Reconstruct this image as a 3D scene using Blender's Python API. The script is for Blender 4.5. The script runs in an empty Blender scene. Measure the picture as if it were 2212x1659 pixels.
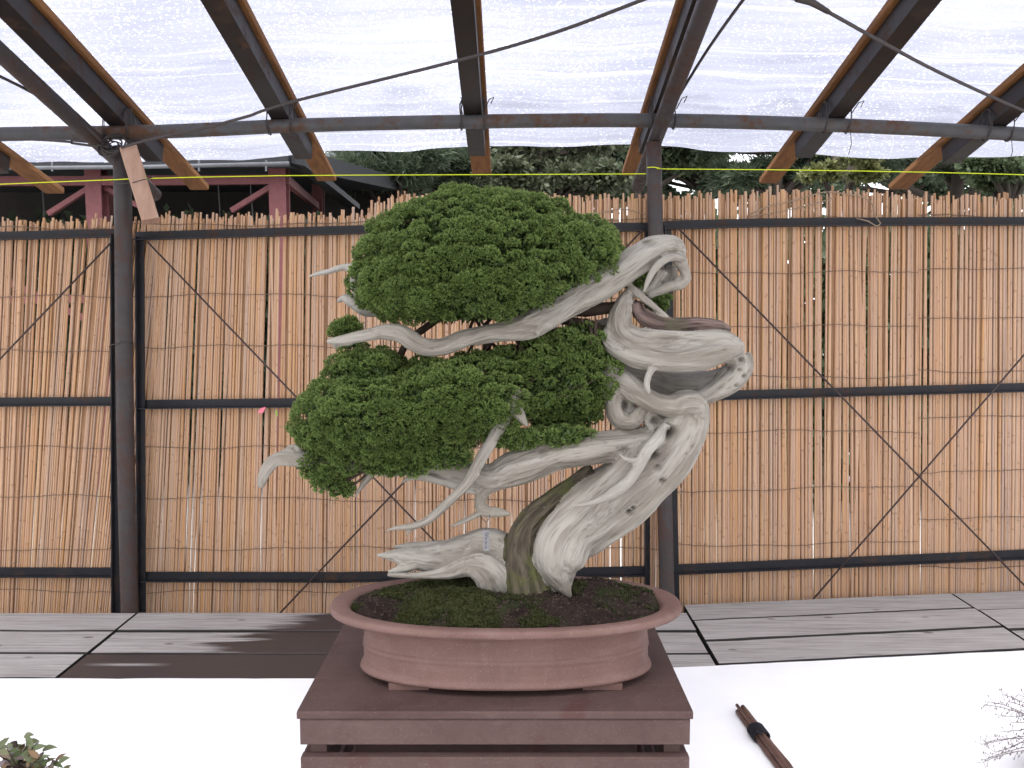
import bpy, math, random
import numpy as np
from mathutils import Vector, Matrix, noise as mnoise
from mathutils.kdtree import KDTree

random.seed(7)
RNG = np.random.default_rng(11)
scene = bpy.context.scene
COL = scene.collection

# ------------------------------------------------------------------ camera
CAM_Z, PITCH, FPX = 1.55, math.radians(5.0), 1750.0      # FPX: focal length for a 2212 px wide frame
cam_data = bpy.data.cameras.new("camera")
cam_data.sensor_width = 36.0
cam_data.lens = 36.0 * FPX / 2212.0
cam_data.clip_start, cam_data.clip_end = 0.05, 500.0
cam = bpy.data.objects.new("camera", cam_data)
cam.location = (0, 0, CAM_Z)
cam.rotation_euler = (math.radians(90) - PITCH, 0, 0)
COL.objects.link(cam)
scene.camera = cam

# ------------------------------------------------------------------ overcast daylight
SUN_EL, SUN_AZ = math.radians(70), math.radians(205)
world = bpy.data.worlds.new("World")
scene.world = world
world.use_nodes = True
wn = world.node_tree
wn.nodes.clear()
w_out = wn.nodes.new("ShaderNodeOutputWorld")
w_bg = wn.nodes.new("ShaderNodeBackground")
w_sky = wn.nodes.new("ShaderNodeTexSky")
w_sky.sky_type = 'NISHITA'
w_sky.sun_disc = False
w_sky.sun_elevation = SUN_EL
w_sky.sun_rotation = SUN_AZ
w_sky.dust_density = 4.0
w_mix = wn.nodes.new("ShaderNodeMix")
w_mix.data_type = 'RGBA'
w_mix.inputs['Factor'].default_value = 0.88               # a closed cloud deck over the blue sky
w_mix.inputs['B'].default_value = (8.0, 8.02, 8.35, 1)
wn.links.new(w_sky.outputs[0], w_mix.inputs['A'])
wn.links.new(w_mix.outputs['Result'], w_bg.inputs[0])
w_bg.inputs[1].default_value = 0.12
wn.links.new(w_bg.outputs[0], w_out.inputs[0])

sun_data = bpy.data.lights.new("sun", 'SUN')
sun_data.energy = 1.1
sun_data.angle = math.radians(50)
sun_data.color = (1.0, 0.97, 0.93)
sun = bpy.data.objects.new("sun", sun_data)
sdir = Vector((math.sin(SUN_AZ) * math.cos(SUN_EL), math.cos(SUN_AZ) * math.cos(SUN_EL), math.sin(SUN_EL)))
sun.rotation_euler = sdir.to_track_quat('Z', 'Y').to_euler()
sun.location = (0, 0, 20)
COL.objects.link(sun)

scene.view_settings.view_transform = 'Standard'
scene.view_settings.look = 'None'
scene.view_settings.exposure = 1.52
scene.view_settings.gamma = 1.0
scene.view_settings.use_curve_mapping = False
try:
    scene.cycles.max_bounces = 5
    scene.cycles.diffuse_bounces = 3
    scene.cycles.adaptive_threshold = 0.02
    scene.cycles.transparent_max_bounces = 12
    scene.cycles.use_denoising = True
    scene.cycles.sample_clamp_indirect = 6.0
except Exception:
    pass

# ------------------------------------------------------------------ helpers: picture ray -> place
CP, SP = math.cos(PITCH), math.sin(PITCH)
def at(x, y, Y):
    """point where the sight line through (x, y) of a 2212x1659 frame meets the upright plane at distance Y"""
    a, b = (x - 1106.0) / FPX, (829.5 - y) / FPX
    ry = CP + b * SP
    t = Y / ry
    return Vector((a * t, Y, CAM_Z + t * (-SP + b * CP)))
def on_z(x, y, z):
    a, b = (x - 1106.0) / FPX, (829.5 - y) / FPX
    rz = -SP + b * CP
    t = (z - CAM_Z) / rz
    return Vector((a * t, (CP + b * SP) * t, z))

# ------------------------------------------------------------------ helpers: objects
def tag(o, label=None, cat=None, group=None, kind=None):
    if label: o["label"] = label
    if cat: o["category"] = cat
    if group: o["group"] = group
    if kind: o["kind"] = kind
    return o
def empty(name, loc=(0, 0, 0), label=None, cat=None, group=None):
    o = bpy.data.objects.new(name, None)
    o.empty_display_size = 0.05
    o.location = loc
    COL.objects.link(o)
    return tag(o, label, cat, group)
def link(name, me, mat, parent=None, smooth=False):
    if mat is not None:
        me.materials.clear(); me.materials.append(mat)
    if smooth:
        me.polygons.foreach_set("use_smooth", np.ones(len(me.polygons), dtype=bool))
    o = bpy.data.objects.new(name, me)
    COL.objects.link(o)
    if parent is not None:
        o.parent = parent
        o.location = -parent.location          # parents carry no rotation or scale
    return o

class MB:
    def __init__(s): s.v = []; s.f = []
    def quad_tube(s, rings, cap=True, closed=False):
        base = len(s.v); n = len(rings[0])
        for r in rings: s.v.extend([tuple(p) for p in r])
        m = len(rings)
        for i in range(m - 1 + (1 if closed else 0)):
            a, b = base + i * n, base + ((i + 1) % m) * n
            for k in range(n):
                k2 = (k + 1) % n
                s.f.append((a + k, a + k2, b + k2, b + k))
        if cap and not closed:
            s.f.append(tuple(base + k for k in range(n))[::-1])
            s.f.append(tuple(base + (m - 1) * n + k for k in range(n)))
    def tube(s, pts, r, n=8, wob=0.0):
        pts = [Vector(p) for p in pts]
        rs = r if isinstance(r, (list, tuple)) else [r] * len(pts)
        rings = []; u = None
        for i, p in enumerate(pts):
            t = (pts[min(i + 1, len(pts) - 1)] - pts[max(i - 1, 0)]).normalized()
            if u is None:
                u = t.orthogonal().normalized()
            else:
                u = (u - t * u.dot(t)).normalized()
            w = t.cross(u)
            rings.append([p + (u * math.cos(2 * math.pi * k / n) + w * math.sin(2 * math.pi * k / n)) * rs[i] * (1 + wob * random.uniform(-1, 1)) for k in range(n)])
        s.quad_tube(rings)
        return s
    def prism(s, p, q, prof, up=(0, 0, 1)):
        """sweep a closed 2D profile (side, up) straight from p to q"""
        p, q = Vector(p), Vector(q)
        t = (q - p).normalized(); up = Vector(up)
        side = t.cross(up).normalized(); u = side.cross(t).normalized()
        s.quad_tube([[o + side * a + u * b for a, b in prof] for o in (p, q)])
        return s
    def bar(s, p, q, w, h, up=(0, 0, 1), bev=0.0):
        a, b = w / 2, h / 2
        if bev > 0:
            c = bev
            prof = [(-a + c, -b), (a - c, -b), (a, -b + c), (a, b - c), (a - c, b), (-a + c, b), (-a, b - c), (-a, -b + c)]
        else:
            prof = [(-a, -b), (a, -b), (a, b), (-a, b)]
        return s.prism(p, q, prof, up)
    def box(s, lo, hi):
        x0, y0, z0 = lo; x1, y1, z1 = hi
        return s.bar(((x0 + x1) / 2, y0, (z0 + z1) / 2), ((x0 + x1) / 2, y1, (z0 + z1) / 2), x1 - x0, z1 - z0, bev=min(0.0015, (z1 - z0) / 8))
    def mesh(s, name):
        me = bpy.data.meshes.new(name)
        me.from_pydata(s.v, [], s.f)
        me.update()
        return me
    def build(s, name, mat, parent=None, smooth=False):
        return link(name, s.mesh(name), mat, parent, smooth)

def np_mesh(name, verts, faces, k, attrs=None):
    """fast mesh from arrays; faces all k-gons; attrs: name -> (type, array) per vertex"""
    me = bpy.data.meshes.new(name)
    nv, nf = len(verts), len(faces)
    me.vertices.add(nv); me.loops.add(nf * k); me.polygons.add(nf)
    me.vertices.foreach_set("co", np.asarray(verts, dtype=np.float32).ravel())
    me.loops.foreach_set("vertex_index", np.asarray(faces, dtype=np.int32).ravel())
    me.polygons.foreach_set("loop_start", np.arange(0, nf * k, k, dtype=np.int32))
    for an, (ty, arr) in (attrs or {}).items():
        at_ = me.attributes.new(an, ty, 'POINT')
        at_.data.foreach_set('vector' if ty == 'FLOAT_VECTOR' else 'value', np.asarray(arr, dtype=np.float32).ravel())
    me.update(calc_edges=True)
    return me

def catmull(pts, step):
    P = [np.array(p, dtype=float) for p in pts]
    P = [2 * P[0] - P[1]] + P + [2 * P[-1] - P[-2]]
    out = []
    for i in range(1, len(P) - 2):
        p0, p1, p2, p3 = P[i - 1], P[i], P[i + 1], P[i + 2]
        n = max(2, int(np.linalg.norm((p2 - p1)[:2]) / step))
        for k in range(n):
            t = k / n
            out.append(0.5 * ((2 * p1) + (-p0 + p2) * t + (2 * p0 - 5 * p1 + 4 * p2 - p3) * t * t + (-p0 + 3 * p1 - 3 * p2 + p3) * t ** 3))
    out.append(P[-2])
    return out

# ------------------------------------------------------------------ helpers: materials
class NT:
    def __init__(s, name):
        s.m = bpy.data.materials.new(name); s.m.use_nodes = True
        s.t = s.m.node_tree; s.t.nodes.clear()
        s.out = s.t.nodes.new("ShaderNodeOutputMaterial")
    def n(s, ty, **kw):
        nd = s.t.nodes.new(ty)
        for k, v in kw.items(): setattr(nd, k, v)
        return nd
    def l(s, a, b): s.t.links.new(a, b); return s
    def co(s, kind='Object'): return s.n("ShaderNodeTexCoord").outputs[kind]
    def attr(s, name, out='Vector'):
        nd = s.n("ShaderNodeAttribute"); nd.attribute_name = name
        return nd.outputs[out]
    def map(s, vec, scale=(1, 1, 1), loc=None):
        nd = s.n("ShaderNodeMapping"); nd.inputs['Scale'].default_value = scale
        if loc is not None:
            if isinstance(loc, tuple): nd.inputs['Location'].default_value = loc
            else: s.l(loc, nd.inputs['Location'])
        s.l(vec, nd.inputs['Vector']); return nd.outputs[0]
    def noise(s, vec, scale=5, detail=4, rough=0.55, dist=0.0):
        nd = s.n("ShaderNodeTexNoise"); nd.inputs['Scale'].default_value = scale
        nd.inputs['Detail'].default_value = detail; nd.inputs['Roughness'].default_value = rough
        nd.inputs['Distortion'].default_value = dist
        s.l(vec, nd.inputs['Vector']); return nd.outputs['Fac']
    def voro(s, vec, scale=5, feature='F1'):
        nd = s.n("ShaderNodeTexVoronoi", feature=feature); nd.inputs['Scale'].default_value = scale
        s.l(vec, nd.inputs['Vector']); return nd.outputs['Distance']
    def ramp(s, fac, stops):
        nd = s.n("ShaderNodeValToRGB"); cr = nd.color_ramp
        while len(cr.elements) < len(stops): cr.elements.new(0.5)
        for e, (p, c) in zip(cr.elements, stops):
            e.position = p; e.color = (c, c, c, 1) if not isinstance(c, tuple) else (*c, 1)
        s.l(fac, nd.inputs[0]); return nd.outputs[0]
    def mix(s, f, a, b, blend='MIX'):
        nd = s.n("ShaderNodeMix", data_type='RGBA', blend_type=blend)
        for inp, v in ((nd.inputs['Factor'], f), (nd.inputs['A'], a), (nd.inputs['B'], b)):
            if isinstance(v, (int, float)): inp.default_value = v
            elif isinstance(v, tuple): inp.default_value = (*v, 1)
            else: s.l(v, inp)
        return nd.outputs['Result']
    def math(s, op, a, b=0.0):
        nd = s.n("ShaderNodeMath", operation=op)
        for inp, v in zip(nd.inputs, (a, b)):
            if isinstance(v, (int, float)): inp.default_value = v
            else: s.l(v, inp)
        return nd.outputs[0]
    def bsdf(s, col, rough=0.7, bump=None, bstr=0.3, bdist=0.002, metal=0.0, spec=0.18):
        b = s.n("ShaderNodeBsdfPrincipled")
        for key, v in (('Base Color', col), ('Roughness', rough), ('Metallic', metal), ('Specular IOR Level', spec)):
            if isinstance(v, tuple): b.inputs[key].default_value = (*v, 1)
            elif isinstance(v, (int, float)): b.inputs[key].default_value = v
            else: s.l(v, b.inputs[key])
        if bump is not None:
            bp = s.n("ShaderNodeBump"); bp.inputs['Strength'].default_value = bstr; bp.inputs['Distance'].default_value = bdist
            s.l(bump, bp.inputs['Height']); s.l(bp.outputs[0], b.inputs['Normal'])
        s.l(b.outputs[0], s.out.inputs[0])
        return b
    def rand(s): return s.n("ShaderNodeObjectInfo").outputs['Random']

def rand_vec(t, k=37.0):
    r = t.rand(); c = t.n("ShaderNodeCombineXYZ")
    for i, q in enumerate((k, k * 1.7, k * 0.6)):
        t.l(t.math('MULTIPLY', r, q), c.inputs[i])
    return c.outputs[0]

def m_rust_paint(name, base, rust, amount=0.55, rough=0.55):
    t = NT(name); co = t.map(t.co(), loc=rand_vec(t))
    a = t.noise(co, 9, 6, 0.65); b = t.noise(co, 60, 4, 0.6)
    f = t.ramp(t.math('ADD', t.math('MULTIPLY', a, 0.7), t.math('MULTIPLY', b, 0.3)), [(amount, 0.0), (amount + 0.12, 1.0)])
    c = t.mix(f, t.mix(t.noise(co, 25, 3), tuple(x * 0.7 for x in base), tuple(x * 1.25 for x in base)), rust)
    t.bsdf(c, t.ramp(f, [(0, rough - 0.1), (1, 0.85)]), b, 0.25, 0.001)
    return t.m
M_STEEL = m_rust_paint("painted_steel", (0.020, 0.020, 0.023), (0.055, 0.031, 0.022), 0.53)
M_PIPE = m_rust_paint("weathered_pipe", (0.075, 0.074, 0.077), (0.085, 0.045, 0.028), 0.50)
M_POST = m_rust_paint("post_pipe", (0.052, 0.045, 0.045), (0.068, 0.042, 0.034), 0.48)
M_RAFTER = m_rust_paint("rafter_steel", (0.019, 0.015, 0.014), (0.060, 0.032, 0.021), 0.52)
M_PINK = m_rust_paint("red_oxide_paint", (0.165, 0.062, 0.066), (0.11, 0.042, 0.04), 0.6)
M_DARKROOF = m_rust_paint("dark_roof_metal", (0.03, 0.032, 0.036), (0.05, 0.05, 0.05), 0.6)
M_GALV = m_rust_paint("galvanised_pipe", (0.13, 0.137, 0.148), (0.15, 0.145, 0.14), 0.62)

def m_wood(name, dark, light, axis=0, scale=1.0, rough=0.75, bump=0.4):
    t = NT(name); sc = [14.0 * scale] * 3; sc[axis] = 0.9 * scale
    co = t.map(t.co(), tuple(sc), loc=rand_vec(t))
    g = t.noise(co, 3.0, 7, 0.6, 0.6); fine = t.noise(co, 16.0, 4, 0.6)
    c = t.mix(t.ramp(g, [(0.32, 0.0), (0.68, 1.0)]), dark, light)
    c = t.mix(t.math('MULTIPLY', fine, 0.35), c, tuple(x * 0.55 for x in dark))
    t.bsdf(c, rough, fine, bump, 0.0012)
    return t.m
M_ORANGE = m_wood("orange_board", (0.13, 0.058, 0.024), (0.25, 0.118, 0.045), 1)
M_LUMBER = m_wood("pale_lumber", (0.36, 0.215, 0.155), (0.48, 0.32, 0.24), 2)

def m_plank(name, wet=False):
    t = NT(name); obj = t.co(); rv = rand_vec(t)
    co = t.map(obj, (1.3, 16, 16), loc=rv)
    g = t.noise(t.map(obj, (2.2, 46, 46), loc=rv), 2.0, 7, 0.68, 0.3); fine = t.noise(co, 14, 4, 0.65)
    blot = t.noise(t.map(obj, (1, 1, 1), loc=rv), 3.5, 4, 0.6)
    c = t.mix(t.ramp(g, [(0.30, 0.0), (0.70, 1.0)]), (0.225, 0.205, 0.192), (0.475, 0.45, 0.43))
    c = t.mix(t.math('MULTIPLY', t.ramp(blot, [(0.4, 0.0), (0.7, 1.0)]), 0.35), c, (0.46, 0.435, 0.42))
    knot = t.voro(t.map(obj, (5.0, 12, 12), loc=rv), 1.0)
    c = t.mix(t.ramp(knot, [(0.06, 0.8), (0.11, 0.0)]), c, (0.10, 0.085, 0.08))
    crack = t.noise(t.map(obj, (3, 90, 90), loc=rv), 1.0, 3, 0.7)
    c = t.mix(t.ramp(crack, [(0.62, 0.0), (0.69, 0.65)]), c, (0.10, 0.088, 0.084))
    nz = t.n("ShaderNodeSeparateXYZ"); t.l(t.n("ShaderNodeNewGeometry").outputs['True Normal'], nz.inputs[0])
    c = t.mix(t.ramp(t.math('ABSOLUTE', nz.outputs[2]), [(0.75, 1.0), (0.9, 0.0)]), c, (0.035, 0.031, 0.030))  # grimy plank sides; near-black colour also puts shade into the board gaps
    rough = 0.8
    if wet:                                                # soaked boards where water ran off the pot
        geo = t.n("ShaderNodeNewGeometry").outputs['Position']
        sep = t.n("ShaderNodeSeparateXYZ"); t.l(geo, sep.inputs[0])
        wob = t.noise(t.map(geo, (3.0, 34, 1)), 1.0, 4, 0.6, 0.3)
        # edge of the stain differs from board to board
        yn = t.math('MULTIPLY', t.math('SUBTRACT', 2.64, sep.outputs[1]), 2.0)
        edge = t.ramp(yn, [(0.0, 0.72), (0.12, 0.64), (0.28, 0.60), (0.33, 0.60), (0.40, 0.46), (0.46, 0.57), (0.52, 0.42), (0.60, 0.50), (0.65, 0.55), (0.668, 0.0)])
        edge.node.color_ramp.interpolation = 'LINEAR'
        e = t.math('SUBTRACT', t.math('ADD', t.math('ADD', sep.outputs[0], 1.35), t.math('MULTIPLY', t.math('SUBTRACT', wob, 0.5), 0.5)), t.math('MULTIPLY', edge, 0.95))
        inside = t.ramp(t.math('ADD', e, 0.5), [(0.455, 0.0), (0.555, 1.0)])
        dry = t.math('MULTIPLY', t.ramp(t.math('ABSOLUTE', t.math('SUBTRACT', sep.outputs[1], 2.236)), [(0.002, 0.9), (0.012, 0.0)]), t.ramp(t.math('ABSOLUTE', t.math('ADD', sep.outputs[0], 1.10)), [(0.03, 1.0), (0.13, 0.0)]))
        inside = t.math('MULTIPLY', inside, t.math('SUBTRACT', 1.0, dry))
        right = t.ramp(sep.outputs[0], [(0.15, 1.0), (0.35, 0.0)])
        wetf = t.math('MULTIPLY', inside, right)
        c = t.mix(wetf, c, t.mix(0.25, (0.058, 0.045, 0.042), t.mix(g, (0.04, 0.03, 0.03), (0.11, 0.09, 0.085))))
        rough = t.ramp(wetf, [(0, 0.8), (1, 0.42)])
    t.bsdf(c, rough, fine, 0.45, 0.0015)
    return t.m
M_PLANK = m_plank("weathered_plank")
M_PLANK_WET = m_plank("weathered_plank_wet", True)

def m_reed():
    t = NT("dry_reed"); obj = t.co(); r = t.rand(); rv = rand_vec(t, 61.0)
    base = t.ramp(r, [(0.0, (0.44, 0.250, 0.14)), (0.12, (0.51, 0.320, 0.210)), (0.26, (0.53, 0.285, 0.115)), (0.40, (0.475, 0.315, 0.230)), (0.54, (0.57, 0.365, 0.225)),
                      (0.68, (0.49, 0.265, 0.130)), (0.80, (0.44, 0.325, 0.255)), (0.90, (0.55, 0.330, 0.160)), (1.0, (0.60, 0.405, 0.270))])
    zz = t.noise(t.map(obj, (0.6, 0.6, 6.0), loc=rv), 1.0, 5, 0.65)
    c = t.mix(t.ramp(zz, [(0.38, 0.0), (0.70, 0.75)]), base, (0.46, 0.315, 0.235))
    zo = t.noise(t.map(obj, (0.4, 0.4, 3.0), loc=t.map(rv, (3, 3, 3))), 1.0, 3, 0.6)
    c = t.mix(t.ramp(zo, [(0.55, 0.0), (0.76, 0.6)]), c, (0.47, 0.235, 0.085))
    streak = t.noise(t.map(obj, (4.0, 4.0, 9.0), loc=rv), 1.0, 4, 0.7)
    c = t.mix(t.ramp(streak, [(0.54, 0.0), (0.70, 0.6)]), c, (0.177, 0.108, 0.074))
    c = t.mix(t.math('MULTIPLY', t.attr("node", 'Fac'), 0.42), c, (0.121, 0.074, 0.051))
    spot = t.noise(t.map(obj, (2, 2, 60.0), loc=rv), 1.0, 2, 0.5)
    c = t.mix(t.ramp(spot, [(0.68, 0.0), (0.73, 0.7)]), c, (0.114, 0.074, 0.054))
    t.bsdf(c, 0.6, streak, 0.15, 0.0006)
    return t.m
M_REED = m_reed()
M_REEDBACK = m_wood("back_reed", (0.34, 0.19, 0.10), (0.50, 0.31, 0.19), 2, 6.0)
def simple(name, c, rough=0.6, var=0.25, sc=40, **kw):
    t = NT(name); co = t.map(t.co(), loc=rand_vec(t))
    n = t.noise(co, sc, 5, 0.6)
    col = t.mix(n, tuple(x * (1 - var) for x in c), tuple(min(1, x * (1 + var)) for x in c))
    t.bsdf(col, rough, n, 0.2, 0.0008, **kw)
    return t.m
M_TWINE = simple("old_twine", (0.15, 0.10, 0.075), 0.9)
M_ROPE = simple("grey_cable", (0.065, 0.055, 0.055), 0.6, 0.3, 90)
M_WIRE = simple("dark_wire", (0.05, 0.042, 0.04), 0.5)
M_ROD = simple("brace_rod", (0.055, 0.038, 0.036), 0.6)
M_JUTE = simple("jute_cord", (0.27, 0.20, 0.14), 0.9)
M_YELLOW = simple("yellow_string", (0.62, 0.72, 0.03), 0.5, 0.06)
M_PINKPAPER = simple("pink_paper", (0.78, 0.22, 0.28), 0.8, 0.1)
M_GREENPAPER = simple("green_slip", (0.30, 0.42, 0.10), 0.8, 0.1)
M_DEEPBARK = simple("dark_bark", (0.045, 0.032, 0.025), 0.9, 0.4, 60)
M_TAG = simple("tag_plastic", (0.19, 0.185, 0.195), 0.5, 0.06)
M_INK = simple("tag_ink", (0.05, 0.045, 0.06), 0.7, 0.05)
M_STICK = simple("stained_stick", (0.11, 0.062, 0.05), 0.5, 0.45, 30)
M_BLACKTIE = simple("black_cord", (0.018, 0.017, 0.022), 0.9)
M_CONCRETE = simple("grey_concrete", (0.19, 0.20, 0.21), 0.9, 0.2, 3)
M_DARKWALL = simple("dark_boarding", (0.065, 0.058, 0.056), 0.9, 0.3, 3)
M_TRUNK = simple("tree_bark", (0.055, 0.045, 0.038), 0.95, 0.4, 8)
M_STRAW = simple("grass_stem", (0.15, 0.125, 0.12), 0.8, 0.2)

def m_cloth():
    t = NT("white_cloth"); co = t.co()
    w = t.noise(co, 9, 5, 0.6); fine = t.noise(co, 380, 2, 0.5)
    c = t.mix(t.ramp(w, [(0.35, 0.0), (0.7, 1.0)]), (0.86, 0.86, 0.865), (0.90, 0.90, 0.905))
    spots = t.voro(t.map(co, (1, 1, 0.2)), 5.5)
    c = t.mix(t.ramp(spots, [(0.010, 0.5), (0.016, 0.0)]), c, (0.42, 0.42, 0.46))
    t.bsdf(c, 0.9, t.math('ADD', w, t.math('MULTIPLY', fine, 0.2)), 0.25, 0.002, spec=0.2)
    return t.m
M_CLOTH = m_cloth()

def m_stand():
    t = NT("brown_stand_paint"); co = t.map(t.co(), loc=rand_vec(t))
    a = t.noise(co, 5, 6, 0.65); b = t.noise(co, 300, 3, 0.6); s = t.noise(t.map(co, (2, 22, 22)), 3, 5, 0.6)
    c = t.mix(t.ramp(a, [(0.3, 0.0), (0.7, 1.0)]), (0.058, 0.034, 0.031), (0.088, 0.056, 0.051))
    c = t.mix(t.ramp(s, [(0.60, 0.0), (0.75, 0.35)]), c, (0.15, 0.115, 0.107))
    c = t.mix(t.ramp(b, [(0.66, 0.0), (0.74, 0.5)]), c, (0.17, 0.135, 0.125))
    st = t.noise(co, 9, 3, 0.5)
    c = t.mix(t.ramp(st, [(0.62, 0.0), (0.68, 0.45)]), c, (0.062, 0.022, 0.02))
    wear = t.noise(t.map(co, (1.2, 3, 3)), 13, 7, 0.72, 0.5)
    c = t.mix(t.ramp(wear, [(0.58, 0.0), (0.72, 0.35)]), c, (0.135, 0.098, 0.088))
    mark = t.noise(co, 3.3, 5, 0.7, 1.2)
    c = t.mix(t.ramp(mark, [(0.47, 0.0), (0.50, 0.16), (0.53, 0.0)]), c, (0.038, 0.020, 0.019))
    grit = t.noise(co, 420, 2, 0.5)
    c = t.mix(t.ramp(grit, [(0.66, 0.0), (0.72, 0.5)]), c, (0.20, 0.165, 0.155))
    t.bsdf(c, 0.66, t.math('ADD', t.math('ADD', b, s), wear), 0.35, 0.0010)
    return t.m
M_STAND = m_stand()

def m_pot():
    t = NT("unglazed_clay"); co = t.co()
    a = t.noise(co, 7, 6, 0.6); b = t.noise(co, 260, 3, 0.6); s = t.noise(t.map(co, (3, 3, 26)), 3, 5, 0.65)
    c = t.mix(t.ramp(a, [(0.3, 0.0), (0.7, 1.0)]), (0.115, 0.064, 0.055), (0.158, 0.094, 0.082))
    c = t.mix(t.ramp(s, [(0.52, 0.0), (0.75, 0.45)]), c, (0.20, 0.132, 0.117))
    c = t.mix(t.ramp(b, [(0.62, 0.0), (0.72, 0.35)]), c, (0.11, 0.05, 0.04))
    damp = t.noise(t.map(co, (1, 1, 0.6)), 15, 5, 0.62, 0.6)
    c = t.mix(t.ramp(damp, [(0.50, 0.0), (0.66, 0.35)]), c, (0.085, 0.048, 0.040))
    bloom = t.noise(t.map(co, (1, 1, 0.35)), 34, 6, 0.7, 0.4)
    c = t.mix(t.ramp(bloom, [(0.56, 0.0), (0.74, 0.24)]), c, (0.23, 0.165, 0.148))
    grit = t.noise(co, 520, 2, 0.5)
    c = t.mix(t.ramp(grit, [(0.64, 0.0), (0.70, 0.5)]), c, (0.27, 0.20, 0.18))
    t.bsdf(c, t.ramp(damp, [(0.45, 0.72), (0.65, 0.5)]), t.math('ADD', t.math('ADD', b, bloom), t.math('MULTIPLY', s, 0.5)), 0.28, 0.0010)
    return t.m
M_POT = m_pot()

def m_deadwood(name="silver_deadwood", k=1.0):
    t = NT(name); gf, gb, gv = t.attr("gf", 'Fac'), t.attr("gb", 'Fac'), t.attr("gv", 'Fac')
    blot = t.noise(t.co(), 11, 5, 0.6); fine = t.noise(t.co(), 420, 3, 0.6)
    c = t.mix(t.ramp(gv, [(0.25, 0.0), (0.72, 1.0)]), (0.178, 0.158, 0.133), (0.275, 0.256, 0.227))
    c = t.mix(t.ramp(gb, [(0.18, 0.50), (0.45, 0.0)]), c, (0.155, 0.134, 0.112))
    c = t.mix(t.ramp(gf, [(0.12, 0.50), (0.38, 0.0)]), c, (0.10, 0.085, 0.07))
    c = t.mix(t.ramp(gf, [(0.60, 0.0), (0.92, 0.30)]), c, (0.39, 0.37, 0.338))
    c = t.mix(t.ramp(blot, [(0.50, 0.0), (0.75, 0.40)]), c, (0.21, 0.193, 0.152))
    c = t.mix(t.math('MULTIPLY', t.attr("crack", 'Fac'), 0.62), c, (0.085, 0.070, 0.056))
    if k != 1.0: c = t.mix(k, c, (0.62, 0.605, 0.585))
    t.bsdf(c, 0.75, t.math('ADD', gf, t.math('MULTIPLY', fine, 0.4)), 0.5, 0.0012, spec=0.2)
    return t.m
M_DEAD = m_deadwood()
M_JIN = m_deadwood("bleached_deadwood", 0.15)
def m_bark():
    t = NT("live_bark"); gf, gb = t.attr("gf", 'Fac'), t.attr("gb", 'Fac'); co = t.co()
    mo = t.noise(co, 22, 5, 0.65); fl = t.noise(co, 210, 2, 0.5)
    c = t.mix(t.ramp(gb, [(0.25, 0.0), (0.75, 1.0)]), (0.036, 0.030, 0.022), (0.088, 0.072, 0.052))
    c = t.mix(t.ramp(gf, [(0.2, 0.6), (0.45, 0.0)]), c, (0.03, 0.024, 0.02))
    c = t.mix(t.ramp(mo, [(0.46, 0.0), (0.62, 0.8)]), c, (0.060, 0.064, 0.021))
    c = t.mix(t.ramp(fl, [(0.70, 0.0), (0.75, 0.5)]), c, (0.27, 0.27, 0.21))
    t.bsdf(c, 0.88, t.math('ADD', gf, mo), 0.7, 0.002)
    return t.m
M_BARK = m_bark()
def m_redbark():
    t = NT("red_brown_bark"); gf, gb = t.attr("gf", 'Fac'), t.attr("gb", 'Fac'); mo = t.noise(t.co(), 20, 4, 0.6)
    c = t.mix(t.ramp(gb, [(0.25, 0.0), (0.75, 1.0)]), (0.055, 0.038, 0.034), (0.155, 0.108, 0.096))
    c = t.mix(t.ramp(gf, [(0.2, 0.7), (0.5, 0.0)]), c, (0.03, 0.022, 0.02))
    c = t.mix(t.ramp(mo, [(0.52, 0.0), (0.66, 0.5)]), c, (0.07, 0.075, 0.04))
    t.bsdf(c, 0.88, gf, 0.7, 0.002)
    return t.m
M_REDBARK = m_redbark()

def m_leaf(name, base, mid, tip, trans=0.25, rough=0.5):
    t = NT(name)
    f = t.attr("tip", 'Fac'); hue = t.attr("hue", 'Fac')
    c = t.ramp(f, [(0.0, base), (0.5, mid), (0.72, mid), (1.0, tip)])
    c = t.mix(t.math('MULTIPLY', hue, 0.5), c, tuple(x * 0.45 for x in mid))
    b = t.n("ShaderNodeBsdfPrincipled"); t.l(c, b.inputs['Base Color']); b.inputs['Roughness'].default_value = rough
    b.inputs['Specular IOR Level'].default_value = 0.3
    tr = t.n("ShaderNodeBsdfTranslucent"); t.l(c, tr.inputs[0])
    mx = t.n("ShaderNodeMixShader"); mx.inputs[0].default_value = trans
    t.l(b.outputs[0], mx.inputs[1]); t.l(tr.outputs[0], mx.inputs[2]); t.l(mx.outputs[0], t.out.inputs[0])
    return t.m
M_JUNIPER = m_leaf("juniper_foliage", (0.020, 0.034, 0.013), (0.122, 0.188, 0.050), (0.390, 0.450, 0.130), 0.18)
M_MOSS = m_leaf("moss", (0.012, 0.014, 0.006), (0.044, 0.050, 0.018), (0.115, 0.122, 0.040), 0.15)

def m_soil():
    t = NT("dark_soil"); co = t.co()
    a = t.noise(co, 30, 6, 0.7); v = t.voro(co, 210); mo = t.noise(co, 13, 4, 0.6)
    c = t.mix(t.ramp(a, [(0.35, 0.0), (0.7, 1.0)]), (0.010, 0.007, 0.006), (0.036, 0.024, 0.020))
    c = t.mix(t.ramp(mo, [(0.50, 0.0), (0.62, 0.75)]), c, (0.022, 0.028, 0.010))
    c = t.mix(t.ramp(v, [(0.10, 0.5), (0.2, 0.0)]), c, (0.07, 0.05, 0.04))
    t.bsdf(c, 0.95, t.math('ADD', a, v), 0.9, 0.004, spec=0.1)
    return t.m
M_SOIL = m_soil()

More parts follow.
